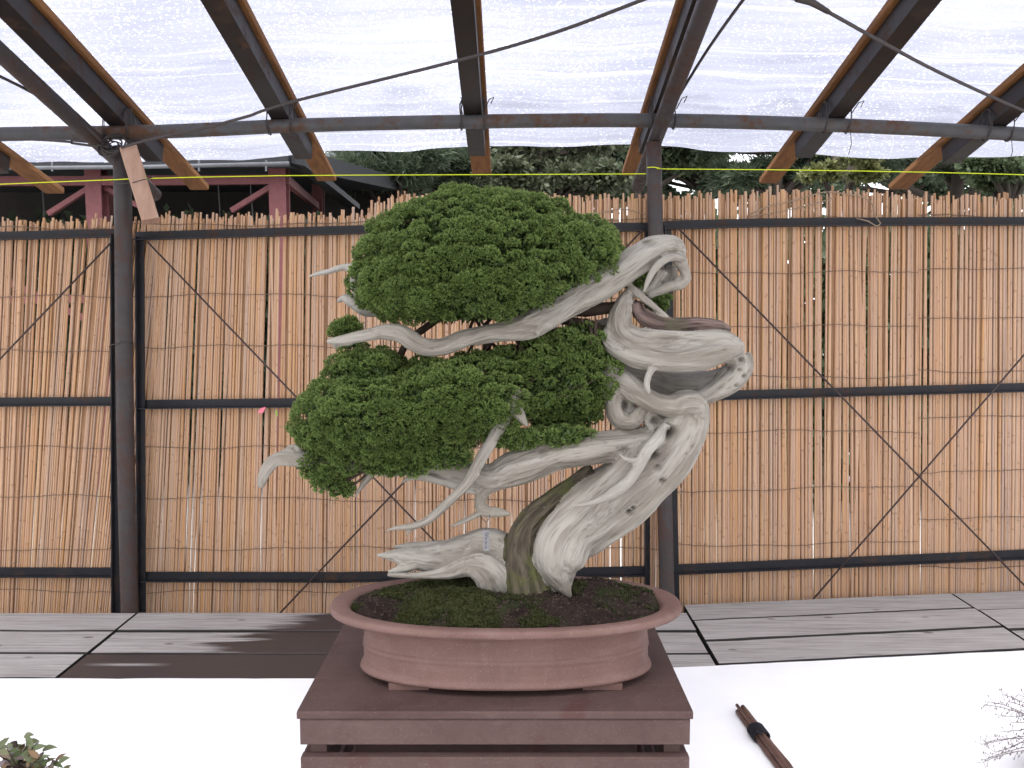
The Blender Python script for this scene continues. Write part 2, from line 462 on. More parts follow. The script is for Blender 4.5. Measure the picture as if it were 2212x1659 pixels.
def m_sheet():
    t = NT("wet_plastic_film"); co = t.co()
    drops = t.voro(t.map(co, (1, 1.25, 1)), 66)
    drops2 = t.voro(co, 150)
    size = t.math('MULTIPLY', t.noise(co, 30, 2, 0.5), t.ramp(t.noise(co, 1.9, 3, 0.6), [(0.36, 0.35), (0.62, 1.35)]))
    ring = t.ramp(drops, [(0.08, 0.25), (0.20, 1.0), (0.34, 0.0)])  # bright rims: highlights of the drops, put into the film colour
    sp = t.ramp(drops2, [(0.10, 1.1), (0.26, 0.0)])
    streak = t.noise(t.map(co, (0.8, 9, 1)), 3.2, 6, 0.62, 0.5)  # streaks and folds: wrinkle light and dark put into the film colour
    fold = t.noise(t.map(co, (0.30, 34, 1)), 1.0, 4, 0.6, 0.12)
    tone = t.noise(co, 1.3, 3, 0.5)
    f = t.math('ADD', t.math('ADD', t.math('MULTIPLY', streak, 0.34), 0.22), t.math('MULTIPLY', tone, 0.42))
    f = t.math('ADD', f, t.math('MULTIPLY', t.math('MULTIPLY', t.math('ADD', ring, sp), size), 0.50))
    f = t.math('ADD', f, t.math('MULTIPLY', t.ramp(fold, [(0.36, -0.7), (0.44, 0.0), (0.58, 0.0), (0.68, 1.0)]), 0.20))
    col = t.ramp(f, [(0.40, (0.19, 0.198, 0.25)), (0.74, (0.345, 0.355, 0.41)), (0.90, (0.58, 0.58, 0.63)), (1.05, (0.90, 0.90, 0.93))])
    tr = t.n("ShaderNodeBsdfTranslucent"); t.l(col, tr.inputs[0])
    tp = t.n("ShaderNodeBsdfTransparent"); t.l(col, tp.inputs[0])
    gl = t.n("ShaderNodeBsdfGlossy"); gl.inputs['Roughness'].default_value = 0.25
    bp = t.n("ShaderNodeBump"); bp.inputs['Strength'].default_value = 0.6; bp.inputs['Distance'].default_value = 0.004
    t.l(t.math('ADD', f, fold), bp.inputs['Height']); t.l(bp.outputs[0], tr.inputs['Normal']); t.l(bp.outputs[0], gl.inputs['Normal'])
    m1 = t.n("ShaderNodeMixShader"); t.l(t.ramp(f, [(0.45, 0.22), (0.9, 0.06)]), m1.inputs[0])
    t.l(tr.outputs[0], m1.inputs[1]); t.l(tp.outputs[0], m1.inputs[2])
    m2 = t.n("ShaderNodeMixShader"); m2.inputs[0].default_value = 0.04
    t.l(m1.outputs[0], m2.inputs[1]); t.l(gl.outputs[0], m2.inputs[2])
    t.l(m2.outputs[0], t.out.inputs[0])
    return t.m
M_SHEET = m_sheet()

def m_ground():
    t = NT("pale_gravel"); co = t.co()
    a = t.noise(co, 0.6, 5, 0.6); b = t.noise(co, 60, 4, 0.7)
    c = t.mix(t.ramp(a, [(0.3, 0.0), (0.7, 1.0)]), (0.40, 0.39, 0.37), (0.58, 0.57, 0.55))
    c = t.mix(t.math('MULTIPLY', b, 0.5), c, (0.30, 0.29, 0.28))
    t.bsdf(c, 0.95, b, 0.6, 0.01)
    return t.m
M_GROUND = m_ground()

# ------------------------------------------------------------------ setting: ground
g = MB()
NG = 24
for j in range(NG + 1):
    for i in range(NG + 1):
        g.v.append((-120 + 240 * i / NG, -60 + 240 * j / NG, 0.0))
for j in range(NG):
    for i in range(NG):
        a = j * (NG + 1) + i
        g.f.append((a, a + 1, a + NG + 2, a + NG + 1))
tag(g.build("ground", M_GROUND), "pale gravel ground under and behind the shelter", "ground", kind="structure")

# ------------------------------------------------------------------ roof of the shelter
PY = 2.72
PUR_PX = [(-700, 320), (-300, 304), (0, 290), (330, 285), (650, 271), (1000, 263), (1400, 260), (1800, 270), (2212, 290), (2600, 312), (2950, 330)]
PUR = [at(x, y, PY) for x, y in PUR_PX]
def pur_z(X):
    xs = [p.x for p in PUR]; zs = [p.z for p in PUR]
    return float(np.interp(X, xs, zs))
p = MB().tube([Vector(q) for q in catmull([tuple(v) for v in PUR], 0.12)], 0.0225, 14).build("eave_pipe", M_PIPE, smooth=True)
tag(p, "long horizontal weathered steel pipe carrying the rafters above the fence", "pipe")

TH = math.radians(14.7)
E = Vector((0, math.cos(TH), -math.sin(TH)))
NRM = Vector((0, math.sin(TH), math.cos(TH)))
RAFT = [(-1.885, "leftmost rafter, cut by the left edge, orange board end over the shed"),
        (-1.290, "dark steel rafter just right of the left pipe post with orange board end"),
        (-0.758, "dark steel rafter second left of the crown, its orange board end by the shed corner"),
        (-0.128, "dark steel rafter straight above the bonsai crown with an orange board end"),
        (0.492, "dark steel rafter beside the right post with a knot hole in its board"),
        (1.060, "dark steel rafter right of the right post, crossed by the sagging cable"),
        (1.590, "rightmost rafter, its orange board end touching the reed tops")]
def ray_to_roof(y, X, off):
    """distance along the rafter (from the eave pipe) where picture row y meets the rafter's plane"""
    a = math.atan((829.5 - y) / FPX) - PITCH
    z0 = pur_z(X) + off
    return (z0 - CAM_Z + PY * math.tan(TH)) / (math.tan(a) + math.tan(TH))
ENDS_STEEL = [372, 346, 341, 334, 330, 338, 350]
ENDS_BOARD = [416, 408, 389, 375, 377, 394, 407]
for (X, lab), ys, yb in zip(RAFT, ENDS_STEEL, ENDS_BOARD):
    r = empty("rafter", (X, PY, pur_z(X)), lab, "rafter", "rafters under the plastic roof")
    zc = pur_z(X) + 0.0225 + 0.031
    Ys = ray_to_roof(ys, X, 0.03); Yb = ray_to_roof(yb, X, 0.088)
    base = Vector((X, PY, zc))
    k = lambda Y: base + E * ((Y - PY) / math.cos(TH))
    w, h = 0.060, 0.062
    # channel-shaped steel: web below, two flanges
    MB().prism(k(0.60), k(Ys), [(-w / 2, -h / 2), (w / 2, -h / 2), (w / 2, h / 2), (w / 2 - 0.012, h / 2), (w / 2 - 0.012, -h / 2 + 0.006), (-w / 2 + 0.012, -h / 2 + 0.006), (-w / 2 + 0.012, h / 2), (-w / 2, h / 2)][::1], up=NRM).build("steel_channel", M_RAFTER, r)
    o2 = NRM * (h / 2 + 0.013 + 0.001)
    off = Vector((0.006 if X < 0.2 else -0.008, 0, 0))
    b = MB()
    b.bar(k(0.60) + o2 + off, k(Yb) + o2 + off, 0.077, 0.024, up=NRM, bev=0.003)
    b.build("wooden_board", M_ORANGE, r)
    # wire lashing round pipe and channel
    wt = MB()
    for s_ in (-1, 1):
        c0 = Vector((X + s_ * 0.036, PY, pur_z(X) + 0.02))
        for q in range(2):
            loop = [c0 + Vector((random.uniform(-.004, .004) + 0.003 * q * s_, 0.031 * math.cos(u), 0.052 * math.sin(u) + 0.004)) for u in np.linspace(0, 2 * math.pi, 15)]
            wt.tube(loop, 0.0016, 5)
    tail = Vector((X + 0.04, PY - 0.03, pur_z(X) + 0.03))
    wt.tube([tail, tail + Vector((0.015, -0.015, 0.03)), tail + Vector((0.03, -0.02, 0.035)), tail + Vector((0.02, -0.02, 0.015))], 0.0018, 5)
    if X > 1.0:
        q = Vector((X + 0.05, PY, pur_z(X) - 0.02))
        wt.tube([q, q + Vector((0.004, -0.003, -0.04)), q + Vector((-0.003, 0, -0.075))], 0.0012, 5)
    wl = wt.build("wire_lashing", M_WIRE, r); wl["kind"] = "stuff"
# the wet film
SX0, SX1, SNX, SNY = -3.2, 3.2, 260, 150
EDGE = [(-400, 352), (0, 345), (240, 344), (610, 330), (720, 322), (1000, 311), (1200, 306), (1330, 305), (1620, 320), (1960, 335), (2100, 333), (2212, 326), (2700, 340)]
ex, ey = [], []
for x, y in EDGE:
    X = (x - 1106) / FPX * 3.0
    ex.append(X); ey.append(ray_to_roof(y, max(-1.9, min(1.9, X)), 0.122))
xs = np.linspace(SX0, SX1, SNX); sv = []
rx = [r[0] for r in RAFT]
for i, X in enumerate(xs):
    Ye = float(np.interp(X, ex, ey))
    near = min(abs(X - q) for q in rx)
    for j in range(SNY):
        v = j / (SNY - 1)
        Y = 0.55 + (Ye - 0.55) * v
        sag = -0.010 * min(1.0, near / 0.25) ** 1.5
        n1 = mnoise.noise(Vector((X * 0.9, Y * 9.0 + X * 1.2, 3.1)))
        n2 = mnoise.noise(Vector((X * 2.3, Y * 26.0 + X * 2.0, 8.7)))
        n3 = mnoise.noise(Vector((X * 7, Y * 7, 1.7)))
        z = pur_z(X) - (Y - PY) * math.tan(TH) + 0.0225 + 0.062 + 0.029 + 0.004
        z += max(sag, sag + 0.010 * abs(n1) + 0.004 * abs(n2) + 0.005 * n3) if near > 0.05 else 0.0005
        if v > 0.97: z -= (v - 0.97) / 0.03 * 0.006
        sv.append((X, Y, z))
ii, jj = np.meshgrid(np.arange(SNX - 1), np.arange(SNY - 1), indexing='ij')
a = (ii * SNY + jj).ravel()
sf = np.stack([a, a + SNY, a + SNY + 1, a + 1], axis=1)
so = link("plastic_sheet", np_mesh("plastic_sheet", np.array(sv), sf, 4), M_SHEET, smooth=True)
tag(so, "translucent plastic film beaded with rain stretched over the rafters", "plastic sheet")

# pipe carrying the upper ends of the rafters, on its own posts
fr = empty("ridge_pipe", (0, 0.75, 0), "upper steel pipe of the roof frame on two side posts", "pipe")
zf = pur_z(0) + (PY - 0.75) * math.tan(TH)
MB().tube([(-2.9, 0.75, zf - 0.03), (0, 0.75, zf - 0.005), (2.9, 0.75, zf - 0.03)], 0.0225, 14).build("pipe", M_PIPE, fr, True)
for xx in (-2.7, 2.7):
    MB().tube([(xx, 0.75, 0), (xx, 0.75, zf - 0.05)], 0.027, 14).build("post", M_POST, fr, True)

# sloping pipes below the eave pipe
for X, y0, yend, lab in ((-1.343, 300, 409, "sloping rusty pipe resting on the left post, open end over the fence"), (0.476, 312, 386, "sloping rusty pipe running down to the top of the right post")):
    z0 = pur_z(X) - 0.047
    Yend = 3.10 if X < 0 else 3.12
    A = Vector((X, PY, z0))
    m = MB()
    pts = [A + E * s for s in np.linspace(-2.1, (Yend - PY) / math.cos(TH), 9)]
    rings = []
    for rr, rev in ((0.0245, False), (0.0205, True)):
        rg = [[q + (Vector((1, 0, 0)) * math.cos(u) + NRM * math.sin(u)) * rr for u in np.linspace(0, 2 * math.pi, 14, endpoint=False)] for q in pts]
        rings.append(rg)
    m.quad_tube(rings[0] + rings[1][::-1], closed=True)
    tag(m.build("sloping_pipe", M_POST, smooth=True), lab, "pipe", "sloping roof pipes")

# posts
def post(name, pts, r, lab):
    e = empty(name, (pts[-1].x, pts[-1].y, 0), lab, "post", "pipe posts of the shelter")
    last = Vector((pts[-1].x + (pts[-1].x - pts[-2].x) * 0.5, pts[-1].y, 0.0))
    MB().tube([Vector(q) for q in catmull([tuple(v) for v in pts], 0.1)] + [last], r, 16).build("pipe", M_POST, e, True)
    return e
pl = post("shelter_post", [at(263, 318, 2.715), at(267, 520, 2.70), at(270, 900, 2.685), at(280, 1320, 2.672)], 0.0275, "rusty round steel post at the left with a lumber offcut tied to it")
pr = post("shelter_post", [at(1412, 308, 2.72), at(1416, 500, 2.71), at(1428, 800, 2.695), at(1441, 1292, 2.665)], 0.0255, "dark round steel post behind the bonsai's right side")
# wire around the posts
MB().tube([at(262 + 26 * math.cos(u) , 742 - 5 * math.sin(u) + (6 if math.cos(u) < 0 else 0), 2.69 - 0.036 * math.sin(u)) for u in np.linspace(0, 2 * math.pi, 17)], 0.0014, 5).build("wire_ring", M_WIRE, pl)

# lumber offcut
lm = MB()
A, B = at(291, 322, 2.655), at(336, 474, 2.63)
A = at(278, 322, 2.655); B = at(326, 478, 2.635)
lm.bar(A, B, 0.052, 0.052, up=(0.45, -1, 0), bev=0.003)
tag(lm.build("lumber_offcut", M_LUMBER), "pale square timber offcut wired at a slant to the left post", "timber")
wr = MB()
ca = at(292, 384, 2.64)
wr.tube([at(247, 396, 2.655), at(262, 397, 2.635), at(285, 395, 2.615), at(310, 388, 2.600), at(327, 384, 2.625), at(331, 381, 2.66)], 0.0016, 5)
tag(wr.build("tie_wire", M_WIRE), "thin wire holding the pale offcut to the left post", "wire")

# turnbuckle joint: tangle of wire at the left post head
tw = MB()
c0 = at(243, 315, 2.668)
for q in range(9):
    ph = random.uniform(0, 6.28); ax = random.uniform(-0.4, 0.4)
    R_ = random.uniform(0.026, 0.04)
    off = Vector((random.uniform(-.015, .015), 0, random.uniform(-.012, .012)))
    tw.tube([c0 + off + Vector((R_ * math.cos(u), R_ * 0.6 * math.sin(u + ax), R_ * math.sin(u) * 0.9)) for u in np.linspace(ph, ph + 5.4, 14)], 0.0022, 5)
tag(tw.build("wire_tangle", M_WIRE), "tangled lashing wire where pipes meet at the left post head", "wire")

# cables
def cable(pts, r, name, lab, cat="cable", mat=M_ROPE, step=0.06, n=8):
    m = MB().tube([Vector(q) for q in catmull([tuple(v) for v in pts], step)], r, n)
    return tag(m.build(name, mat, smooth=True), lab, cat)
cable([at(262, 318, 2.62), at(330, 300, 2.60), at(430, 279, 2.58), at(540, 250, 2.56), at(622, 222, 2.52), at(1000, 128, 2.30), at(1200, 70, 2.16), at(1400, -5, 1.95), at(1700, -120, 1.65), at(2250, -400, 1.15)], 0.0047, "steel_cable", "grey cable rising from the left post across three rafters")
cb = cable([at(-60, 138, 2.20), at(0, 165, 2.28), at(90, 211, 2.40), at(180, 268, 2.56), at(228, 315, 2.66)], 0.0045, "steel_cable", "short grey cable beside the left sloping pipe")
cb = cable([at(-80, 292, 2.60), at(0, 298, 2.62), at(100, 303, 2.64), at(156, 307, 2.65)], 0.0038, "steel_cable", "thin cable entering from the left edge to a turnbuckle")
tb = empty("turnbuckle", at(185, 309, 2.655), "dark turnbuckle at the left post head ending the thin cable", "turnbuckle")
MB().bar(at(154, 303, 2.655), at(214, 309, 2.655), 0.008, 0.007).build("side_bar", M_WIRE, tb)
MB().bar(at(154, 309, 2.655), at(214, 317, 2.655), 0.008, 0.007).build("side_bar", M_WIRE, tb)
MB().tube([at(210, 312, 2.655), at(236, 318, 2.66)], 0.004, 8).build("hook", M_WIRE, tb)
cable([at(1860, -330, 1.45), at(1720, -145, 1.72), at(1640, -40, 1.95), at(1605, 0, 2.04), at(1530, 105, 2.26), at(1468, 205, 2.52), at(1436, 262, 2.71)], 0.0042, "steel_cable", "straight dark cable alongside the right sloping pipe")
cable([at(1250, -230, 1.45), at(1450, -120, 1.68), at(1660, -18, 1.90), at(1745, 2, 1.96), at(1800, 32, 2.02), at(1900, 88, 2.13), at(2000, 142, 2.24), at(2100, 190, 2.34), at(2215, 241, 2.46), at(2400, 320, 2.6)], 0.0046, "steel_cable", "sagging cable crossing the two right-hand rafters")
ts = MB().tube([at(1722, -4, 1.942), at(1752, 4, 1.966), at(1790, 26, 2.008)], [0.009, 0.0085, 0.006], 8).build("cable_sleeve", M_WIRE, smooth=True)
tag(ts, "dark sleeve on the sagging cable at the top edge", "sleeve")
# yellow line
cable([at(-80, 404, 2.60), at(0, 398, 2.61), at(250, 388, 2.625), at(300, 386, 2.63), at(600, 379.5, 2.66), at(1106, 377, 2.67), at(1395, 375.5, 2.675)], 0.0015, "marking_string", "taut bright yellow string from the left edge to the right post", "string", M_YELLOW, 0.2, 6)
cable([at(1398, 362, 2.68), at(1412, 361, 2.676), at(1428, 364, 2.675), at(1440, 365, 2.69), at(1700, 367, 2.70), at(2000, 372, 2.70), at(2212, 377.5, 2.70), at(2400, 384, 2.7)], 0.0015, "marking_string", "taut bright yellow string from the right post to the right edge", "string", M_YELLOW, 0.2, 6)

# ------------------------------------------------------------------ fence
def FY(X): return 2.755 + 0.07 * abs(X + 0.1)
def fpt(x, y, off=0.0):
    Y = 2.78
    for _ in range(6):
        Y = FY(at(x, y, Y).x) + off
    return at(x, y, Y)
LPROF = [(-0.004, 0.0145), (0.0, 0.0145), (0.0, -0.0115), (0.024, -0.0115), (0.024, -0.0155), (-0.004, -0.0155)]
def rail_seg(m, pts):
    for q0, q1 in zip(pts[:-1], pts[1:]):
        m.prism(q0, q1, LPROF)
def frame(lab, rails, uprights):
    c = fpt(*rails[0][0])
    e = empty("fence_frame", (c.x, c.y, 0.0), lab, "frame", "steel frames of the reed fence")
    for rl in rails:
        m = MB(); rail_seg(m, [fpt(x, y, -0.022) for x, y in rl]); m.build("rail", M_STEEL, e)
    for (x0, y0, x1, y1, w, off) in uprights:
        a, b = fpt(x0, y0, off), fpt(x1, y1, off)
        d = (b - a).normalized(); b = a + d * ((a.z - 0.0) / -d.z)
        m = MB()
        m.prism(a, b, [(-w / 2, -0.002), (w / 2, -0.002), (w / 2, 0.020), (w / 2 - 0.004, 0.020), (w / 2 - 0.004, 0.002), (-w / 2, 0.002)], up=(0, -1, 0))
        m.build("upright", M_STEEL, e)
    return e
frame("dark angle iron frame of the fence bay cut by the left edge", [[(-430, 520), (247, 503.5)], [(-430, 871), (245, 866)], [(-430, 1234), (252, 1235)]], [(251, 506, 253, 1330, 0.024, -0.030)])
frame("dark angle iron frame of the middle fence bay behind the bonsai", [[(292, 510), (600, 501), (806, 495), (1402, 490)], [(304, 873), (660, 869), (1396, 862)], [(310, 1244), (740, 1245), (1394, 1232)]],
      [(304, 512, 308, 1330, 0.024, -0.030), (1398, 492, 1398, 1310, 0.020, -0.030)])
frame("dark angle iron frame of the fence bay on the right", [[(1428, 487), (1640, 481), (2000, 478), (2600, 477)], [(1440, 858), (1600, 852), (2600, 826)], [(1452, 1229), (2212, 1196), (2600, 1180)]],
      [(1442, 488, 1460, 1300, 0.026, -0.030)])

# reeds: shared unit meshes (length 1 along z, radius 1)
def reed_mesh(seed):
    rr = random.Random(seed)
    nodes = sorted(rr.uniform(0.04, 0.97) for _ in range(rr.randint(2, 6)))
    zs = [0.0, 1.0]
    for q in nodes: zs += [max(0.001, q - 0.0035), q, min(0.999, q + 0.0035)]
    zs = sorted(zs); rings = []
    ph = rr.uniform(0, 6.28)
    for z in zs:
        bul = 1.14 if any(abs(z - q) < 1e-6 for q in nodes) else 1.0
        tp = 1.08 - 0.16 * z
        ox, oy = 0.35 * math.sin(z * 5 + ph), 0.3 * math.sin(z * 3.3 + ph * 2)
        rings.append([Vector((ox + bul * tp * math.cos(u), oy + bul * tp * math.sin(u), z)) for u in np.linspace(0, 2 * math.pi, 7, endpoint=False)])
    m = MB(); m.quad_tube(rings)
    me = m.mesh("reed"); me.materials.append(M_REED)
    na = me.attributes.new("node", 'FLOAT', 'POINT')
    na.data.foreach_set("value", np.repeat([1.0 if any(abs(z - q) < 1e-6 for q in nodes) else 0.0 for z in zs], 7).astype(np.float32))
    me.polygons.foreach_set("use_smooth", np.array([len(p_.vertices) == 4 for p_ in me.polygons], dtype=bool))
    return me
REEDS = [reed_mesh(i) for i in range(26)]
def panel(lab, x0, x1, top, lean, twines, cover=0.985, gaps=(), seed=1):
    rr = random.Random(seed)
    c = fpt((x0 + x1) / 2, 1300)
    e = empty("reed_screen", (c.x, c.y, 0.0), lab, "reed screen", "reed mats forming the fence")
    x = x0; n = 0
    pick = lambda: rr.uniform(1.9, 3.2) if rr.random() < 0.85 else rr.uniform(3.1, 4.0)
    nxt = pick()
    while x < x1:
        rpx, nxt = nxt, pick()
        pitch = (rpx + nxt) * (0.84 if rr.random() < cover else 1.06)
        for (gx0, gx1, gp) in gaps:
            if gx0 < x < gx1 and rr.random() < gp: pitch += rr.uniform(1.5, 5)
        ln = lean(x) + rr.gauss(0, 0.0045) + (rr.gauss(0, 0.02) if rr.random() < 0.06 else 0)
        ytop = top(x) + rr.gauss(0, 5.0) + (rr.uniform(-14, 22) if rr.random() < 0.12 else 0)
        off = rpx * 2.78 / FPX - 0.0045 + rr.uniform(-0.0008, 0.0012)
        b = fpt(x, 1330, off); b = Vector((b.x, b.y, 0.30))
        tpt = fpt(x + ln * (1330 - ytop), ytop, off)
        d = tpt - b
        o = bpy.data.objects.new("reed", rr.choice(REEDS))
        q = d.to_track_quat('Z', 'Y').to_matrix().to_4x4()
        r_m = rpx * 2.78 / FPX
        o.matrix_world = Matrix.Translation(b - e.location) @ q @ Matrix.Diagonal((r_m, r_m, d.length, 1))
        o.parent = e
        COL.objects.link(o)
        x += pitch; n += 1
    # thinner second layer behind, too tangled to pick apart
    m = MB(); x = x0
    while x < x1:
        rpx = rr.uniform(2.0, 3.4)
        ln = lean(x) + rr.gauss(0, 0.012)
        ytop = top(x) + rr.gauss(8, 8)
        b = fpt(x, 1330, 0.0085); b = Vector((b.x, b.y, 0.30 + rr.uniform(0, 0.05)))
        tpt = fpt(x + ln * (1330 - ytop), ytop, 0.0085)
        dense = not any(gx0 < x < gx1 and rr.random() < gp for gx0, gx1, gp in gaps)
        if dense and rr.random() < 0.985:
            m.tube([b, b.lerp(tpt, 0.5), tpt], rpx * 2.78 / FPX, 5)
        x += 2 * rpx * 0.80
    bk = m.build("back_reeds", M_REEDBACK, e); bk["kind"] = "stuff"
    for (ya, yb) in twines:
        ph = rr.uniform(0, 6); m = MB(); pts = []
        for k in range(int((x1 - x0) / 6) + 2):
            xx = min(x0 + k * 6, x1)
            t = (xx - x0) / (x1 - x0)
            yy = ya + (yb - ya) * t + 3.2 * math.sin(xx / 85.0 + ph) + 1.6 * math.sin(xx / 31.0 + 2 * ph) + rr.uniform(-.9, .9)
            pts.append(fpt(xx, yy, -0.0095 + 0.002 * math.sin(xx)))
        m.tube(pts, 0.0013, 5)
        m.build("binding_twine", M_TWINE, e)
    return e, n
lr = lambda x: 0.03 + 0.10 * max(0, min(1, (x - 40) / 200))
panel("loosened reed mat with slanting stalks at the left edge", -420, 272, lambda x: 476, lambda x: 0.05 + 0.075 * max(0, min(1, x / 220)), [(496, 492), (643, 641), (757, 757), (969, 967), (1074, 1073), (1183, 1186), (1276, 1277)], 0.93, ((-60, 40, 0.14), (110, 170, 0.06)), 3)
panel("reed mat of the middle fence bay behind the bonsai foliage", 276, 1440, lambda x: 466 if x < 800 else (425 if x > 830 else 440), lambda x: 0.06 * max(0, 1 - (x - 290) / 520), [(486, 476), (637, 640), (748, 750), (965, 964), (1073, 1088), (1184, 1186), (1279, 1270)], 0.96, ((300, 520, 0.06),), 5)
panel("orange-brown reed mat right of the right post, up to the mat seam", 1443, 1984, lambda x: 424 - 10 * math.sin(max(0, (x - 1500)) / 480 * 3.0), lambda x: 0.0, [(472, 473), (586, 590), (702, 707), (815, 812), (935, 930), (1060, 1052), (1178, 1172)], 0.95, ((1440, 1520, 0.10),), 8)
panel("reed mat beyond the seam at the right edge", 1984, 2590, lambda x: 424, lambda x: 0.004, [(466, 470), (581, 588), (688, 694), (800, 803), (898, 900), (1019, 1014), (1118, 1112), (1226, 1216)], 0.95, ((1985, 2012, 0.3),), 12)

# brace rods in crosses
def rod(x0, y0, x1, y1, lab, off):
    m = MB().tube([fpt(x0, y0, off), fpt((x0 + x1) / 2, (y0 + y1) / 2, off), fpt(x1, y1, off)], 0.0032, 8)
    tag(m.build("brace_rod", M_ROD, smooth=True), lab, "rod", "diagonal brace rods on the fence")
rod(-200, 985, 240, 524, "thin brace rod slanting up to the left post at the left edge", -0.058)
rod(318, 522, 1390, 1640, "thin brace rod falling from the left post towards the pot", -0.058)
rod(590, 1340, 1385, 500, "thin brace rod rising from the deck left of the pot", -0.066)
rod(1466, 494, 2330, 1385, "thin brace rod falling rightwards from the right post head", -0.058)
rod(1745, 1308, 2330, 630, "thin brace rod rising rightwards from the deck on the right", -0.066)

# cord left hanging along the top of the right screen
cable([fpt(1622, 462, -0.02), fpt(1660, 446, -0.02), fpt(1720, 432, -0.022), fpt(1780, 415, -0.02), fpt(1830, 419, -0.02), fpt(1862, 426, -0.022), fpt(1884, 440, -0.02), fpt(1890, 466, -0.03), fpt(1902, 482, -0.05), fpt(1892, 488, -0.05), fpt(1876, 478, -0.045), fpt(1850, 472, -0.03)], 0.0021, "jute_cord", "loose jute cord looped over the top rail of the right screen", "cord", M_JUTE, 0.02, 6)
cable([fpt(1622, 467, -0.02), fpt(1680, 458, -0.02), fpt(1740, 445, -0.02), fpt(1800, 428, -0.021)], 0.0018, "jute_cord", "second loose jute strand below the looped cord on the right screen", "cord", M_JUTE, 0.02, 6)
cable([fpt(1290, 462, -0.015), fpt(1345, 452, -0.02), fpt(1398, 464, -0.02)], 0.0016, "jute_cord", "short jute strand on the reed tops left of the right post", "cord", M_JUTE, 0.02, 6)

# paper slips
ps = MB(); a, b = fpt(562, 882, -0.05), fpt(574, 879, -0.05); c_, d_ = fpt(568, 892, -0.046), fpt(556, 893, -0.046)
for off in (0, 0.0008): ps.v += [tuple(q + Vector((0, off, 0))) for q in (a, b, c_, d_)]
ps.f = [(0, 1, 2, 3), (7, 6, 5, 4), (0, 4, 5, 1), (1, 5, 6, 2), (2, 6, 7, 3), (3, 7, 4, 0)]
tag(ps.build("paper_slip", M_PINKPAPER), "small pink paper slip stuck under the middle rail", "paper")
ps = MB(); a, b = fpt(595, 886, -0.03), fpt(599, 886, -0.03); c_, d_ = fpt(600, 899, -0.028), fpt(596, 900, -0.028)
for off in (0, 0.0008): ps.v += [tuple(q + Vector((0, off, 0))) for q in (a, b, c_, d_)]
ps.f = [(0, 1, 2, 3), (7, 6, 5, 4), (0, 4, 5, 1), (1, 5, 6, 2), (2, 6, 7, 3), (3, 7, 4, 0)]
tag(ps.build("leaf_scrap", M_GREENPAPER), "tiny green scrap caught in the reeds beside the pink slip", "scrap")

# ------------------------------------------------------------------ plank benches
DZ = 0.55
def bench(lab, x0, x1, back, angle, rows, mat, seed):
    """back: world (x, y) pivot on the rear edge; planks run along the rotated x axis"""
    rr = random.Random(seed)
    e = empty("plank_bench", (back[0], back[1], 0), lab, "bench", "weathered plank benches below the fence")
    ca, sa = math.cos(angle), math.sin(angle)
    def W(u, v, z): return Vector((back[0] + u, back[1] + u * sa / ca - v, z))
    v = 0.0
    for w in rows:
        g_ = rr.uniform(0.007, 0.010)
        zt = DZ + rr.uniform(-0.002, 0.002)
        u0, u1 = x0 + rr.uniform(0, 0.004), x1 - rr.uniform(0, 0.004)
        m = MB(); n = 14; rings = []
        for k in range(n + 1):
            u = u0 + (u1 - u0) * k / n
            j0, j1 = rr.uniform(-.0012, .0012), rr.uniform(-.0012, .0012)
            a_, b_ = v + j0, v + w - g_ + j1
            c = 0.003
            zz = zt + rr.uniform(-.0006, .0006)
            rings.append([W(u, a_ + c, zz), W(u, a_, zz - c), W(u, a_, zz - 0.05), W(u, b_, zz - 0.05), W(u, b_, zz - c), W(u, b_ - c, zz)])
        m.quad_tube(rings)
        pk = m.build("plank", mat, e)
        for un in (u0 + 0.035, (u0 + u1) / 2, u1 - 0.035):
            for vv in (v + 0.03, v + w - 0.04):
                if -1.95 < W(un, vv, 0).x < 1.9:
                    q = W(un + rr.uniform(-.004, .004), vv + rr.uniform(-.004, .004), zt)
                    nm = MB(); nm.tube([q + Vector((0, 0, -0.004)), q + Vector((0, 0, 0.0012))], 0.0032, 6)
                    nm.build("nail", M_STEEL, pk)
        v += w
    for uu in (x0 + 0.06, x1 - 0.06):
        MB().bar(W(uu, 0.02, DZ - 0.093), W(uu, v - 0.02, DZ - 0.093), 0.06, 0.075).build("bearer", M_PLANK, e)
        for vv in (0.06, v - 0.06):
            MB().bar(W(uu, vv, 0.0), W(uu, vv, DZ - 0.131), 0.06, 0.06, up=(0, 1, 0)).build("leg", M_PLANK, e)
    return e
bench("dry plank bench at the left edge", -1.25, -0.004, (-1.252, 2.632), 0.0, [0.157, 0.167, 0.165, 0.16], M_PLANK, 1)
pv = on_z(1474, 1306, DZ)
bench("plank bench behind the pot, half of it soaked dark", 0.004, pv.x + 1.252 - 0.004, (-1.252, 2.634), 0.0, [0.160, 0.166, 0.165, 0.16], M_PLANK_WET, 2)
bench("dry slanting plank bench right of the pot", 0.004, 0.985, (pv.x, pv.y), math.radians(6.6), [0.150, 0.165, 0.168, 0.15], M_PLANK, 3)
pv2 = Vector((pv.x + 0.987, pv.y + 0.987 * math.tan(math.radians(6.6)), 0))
bench("pale plank bench at the far right edge", 0.004, 1.2, (pv2.x, pv2.y), math.radians(6.2), [0.170, 0.170, 0.165, 0.16], M_PLANK, 4)

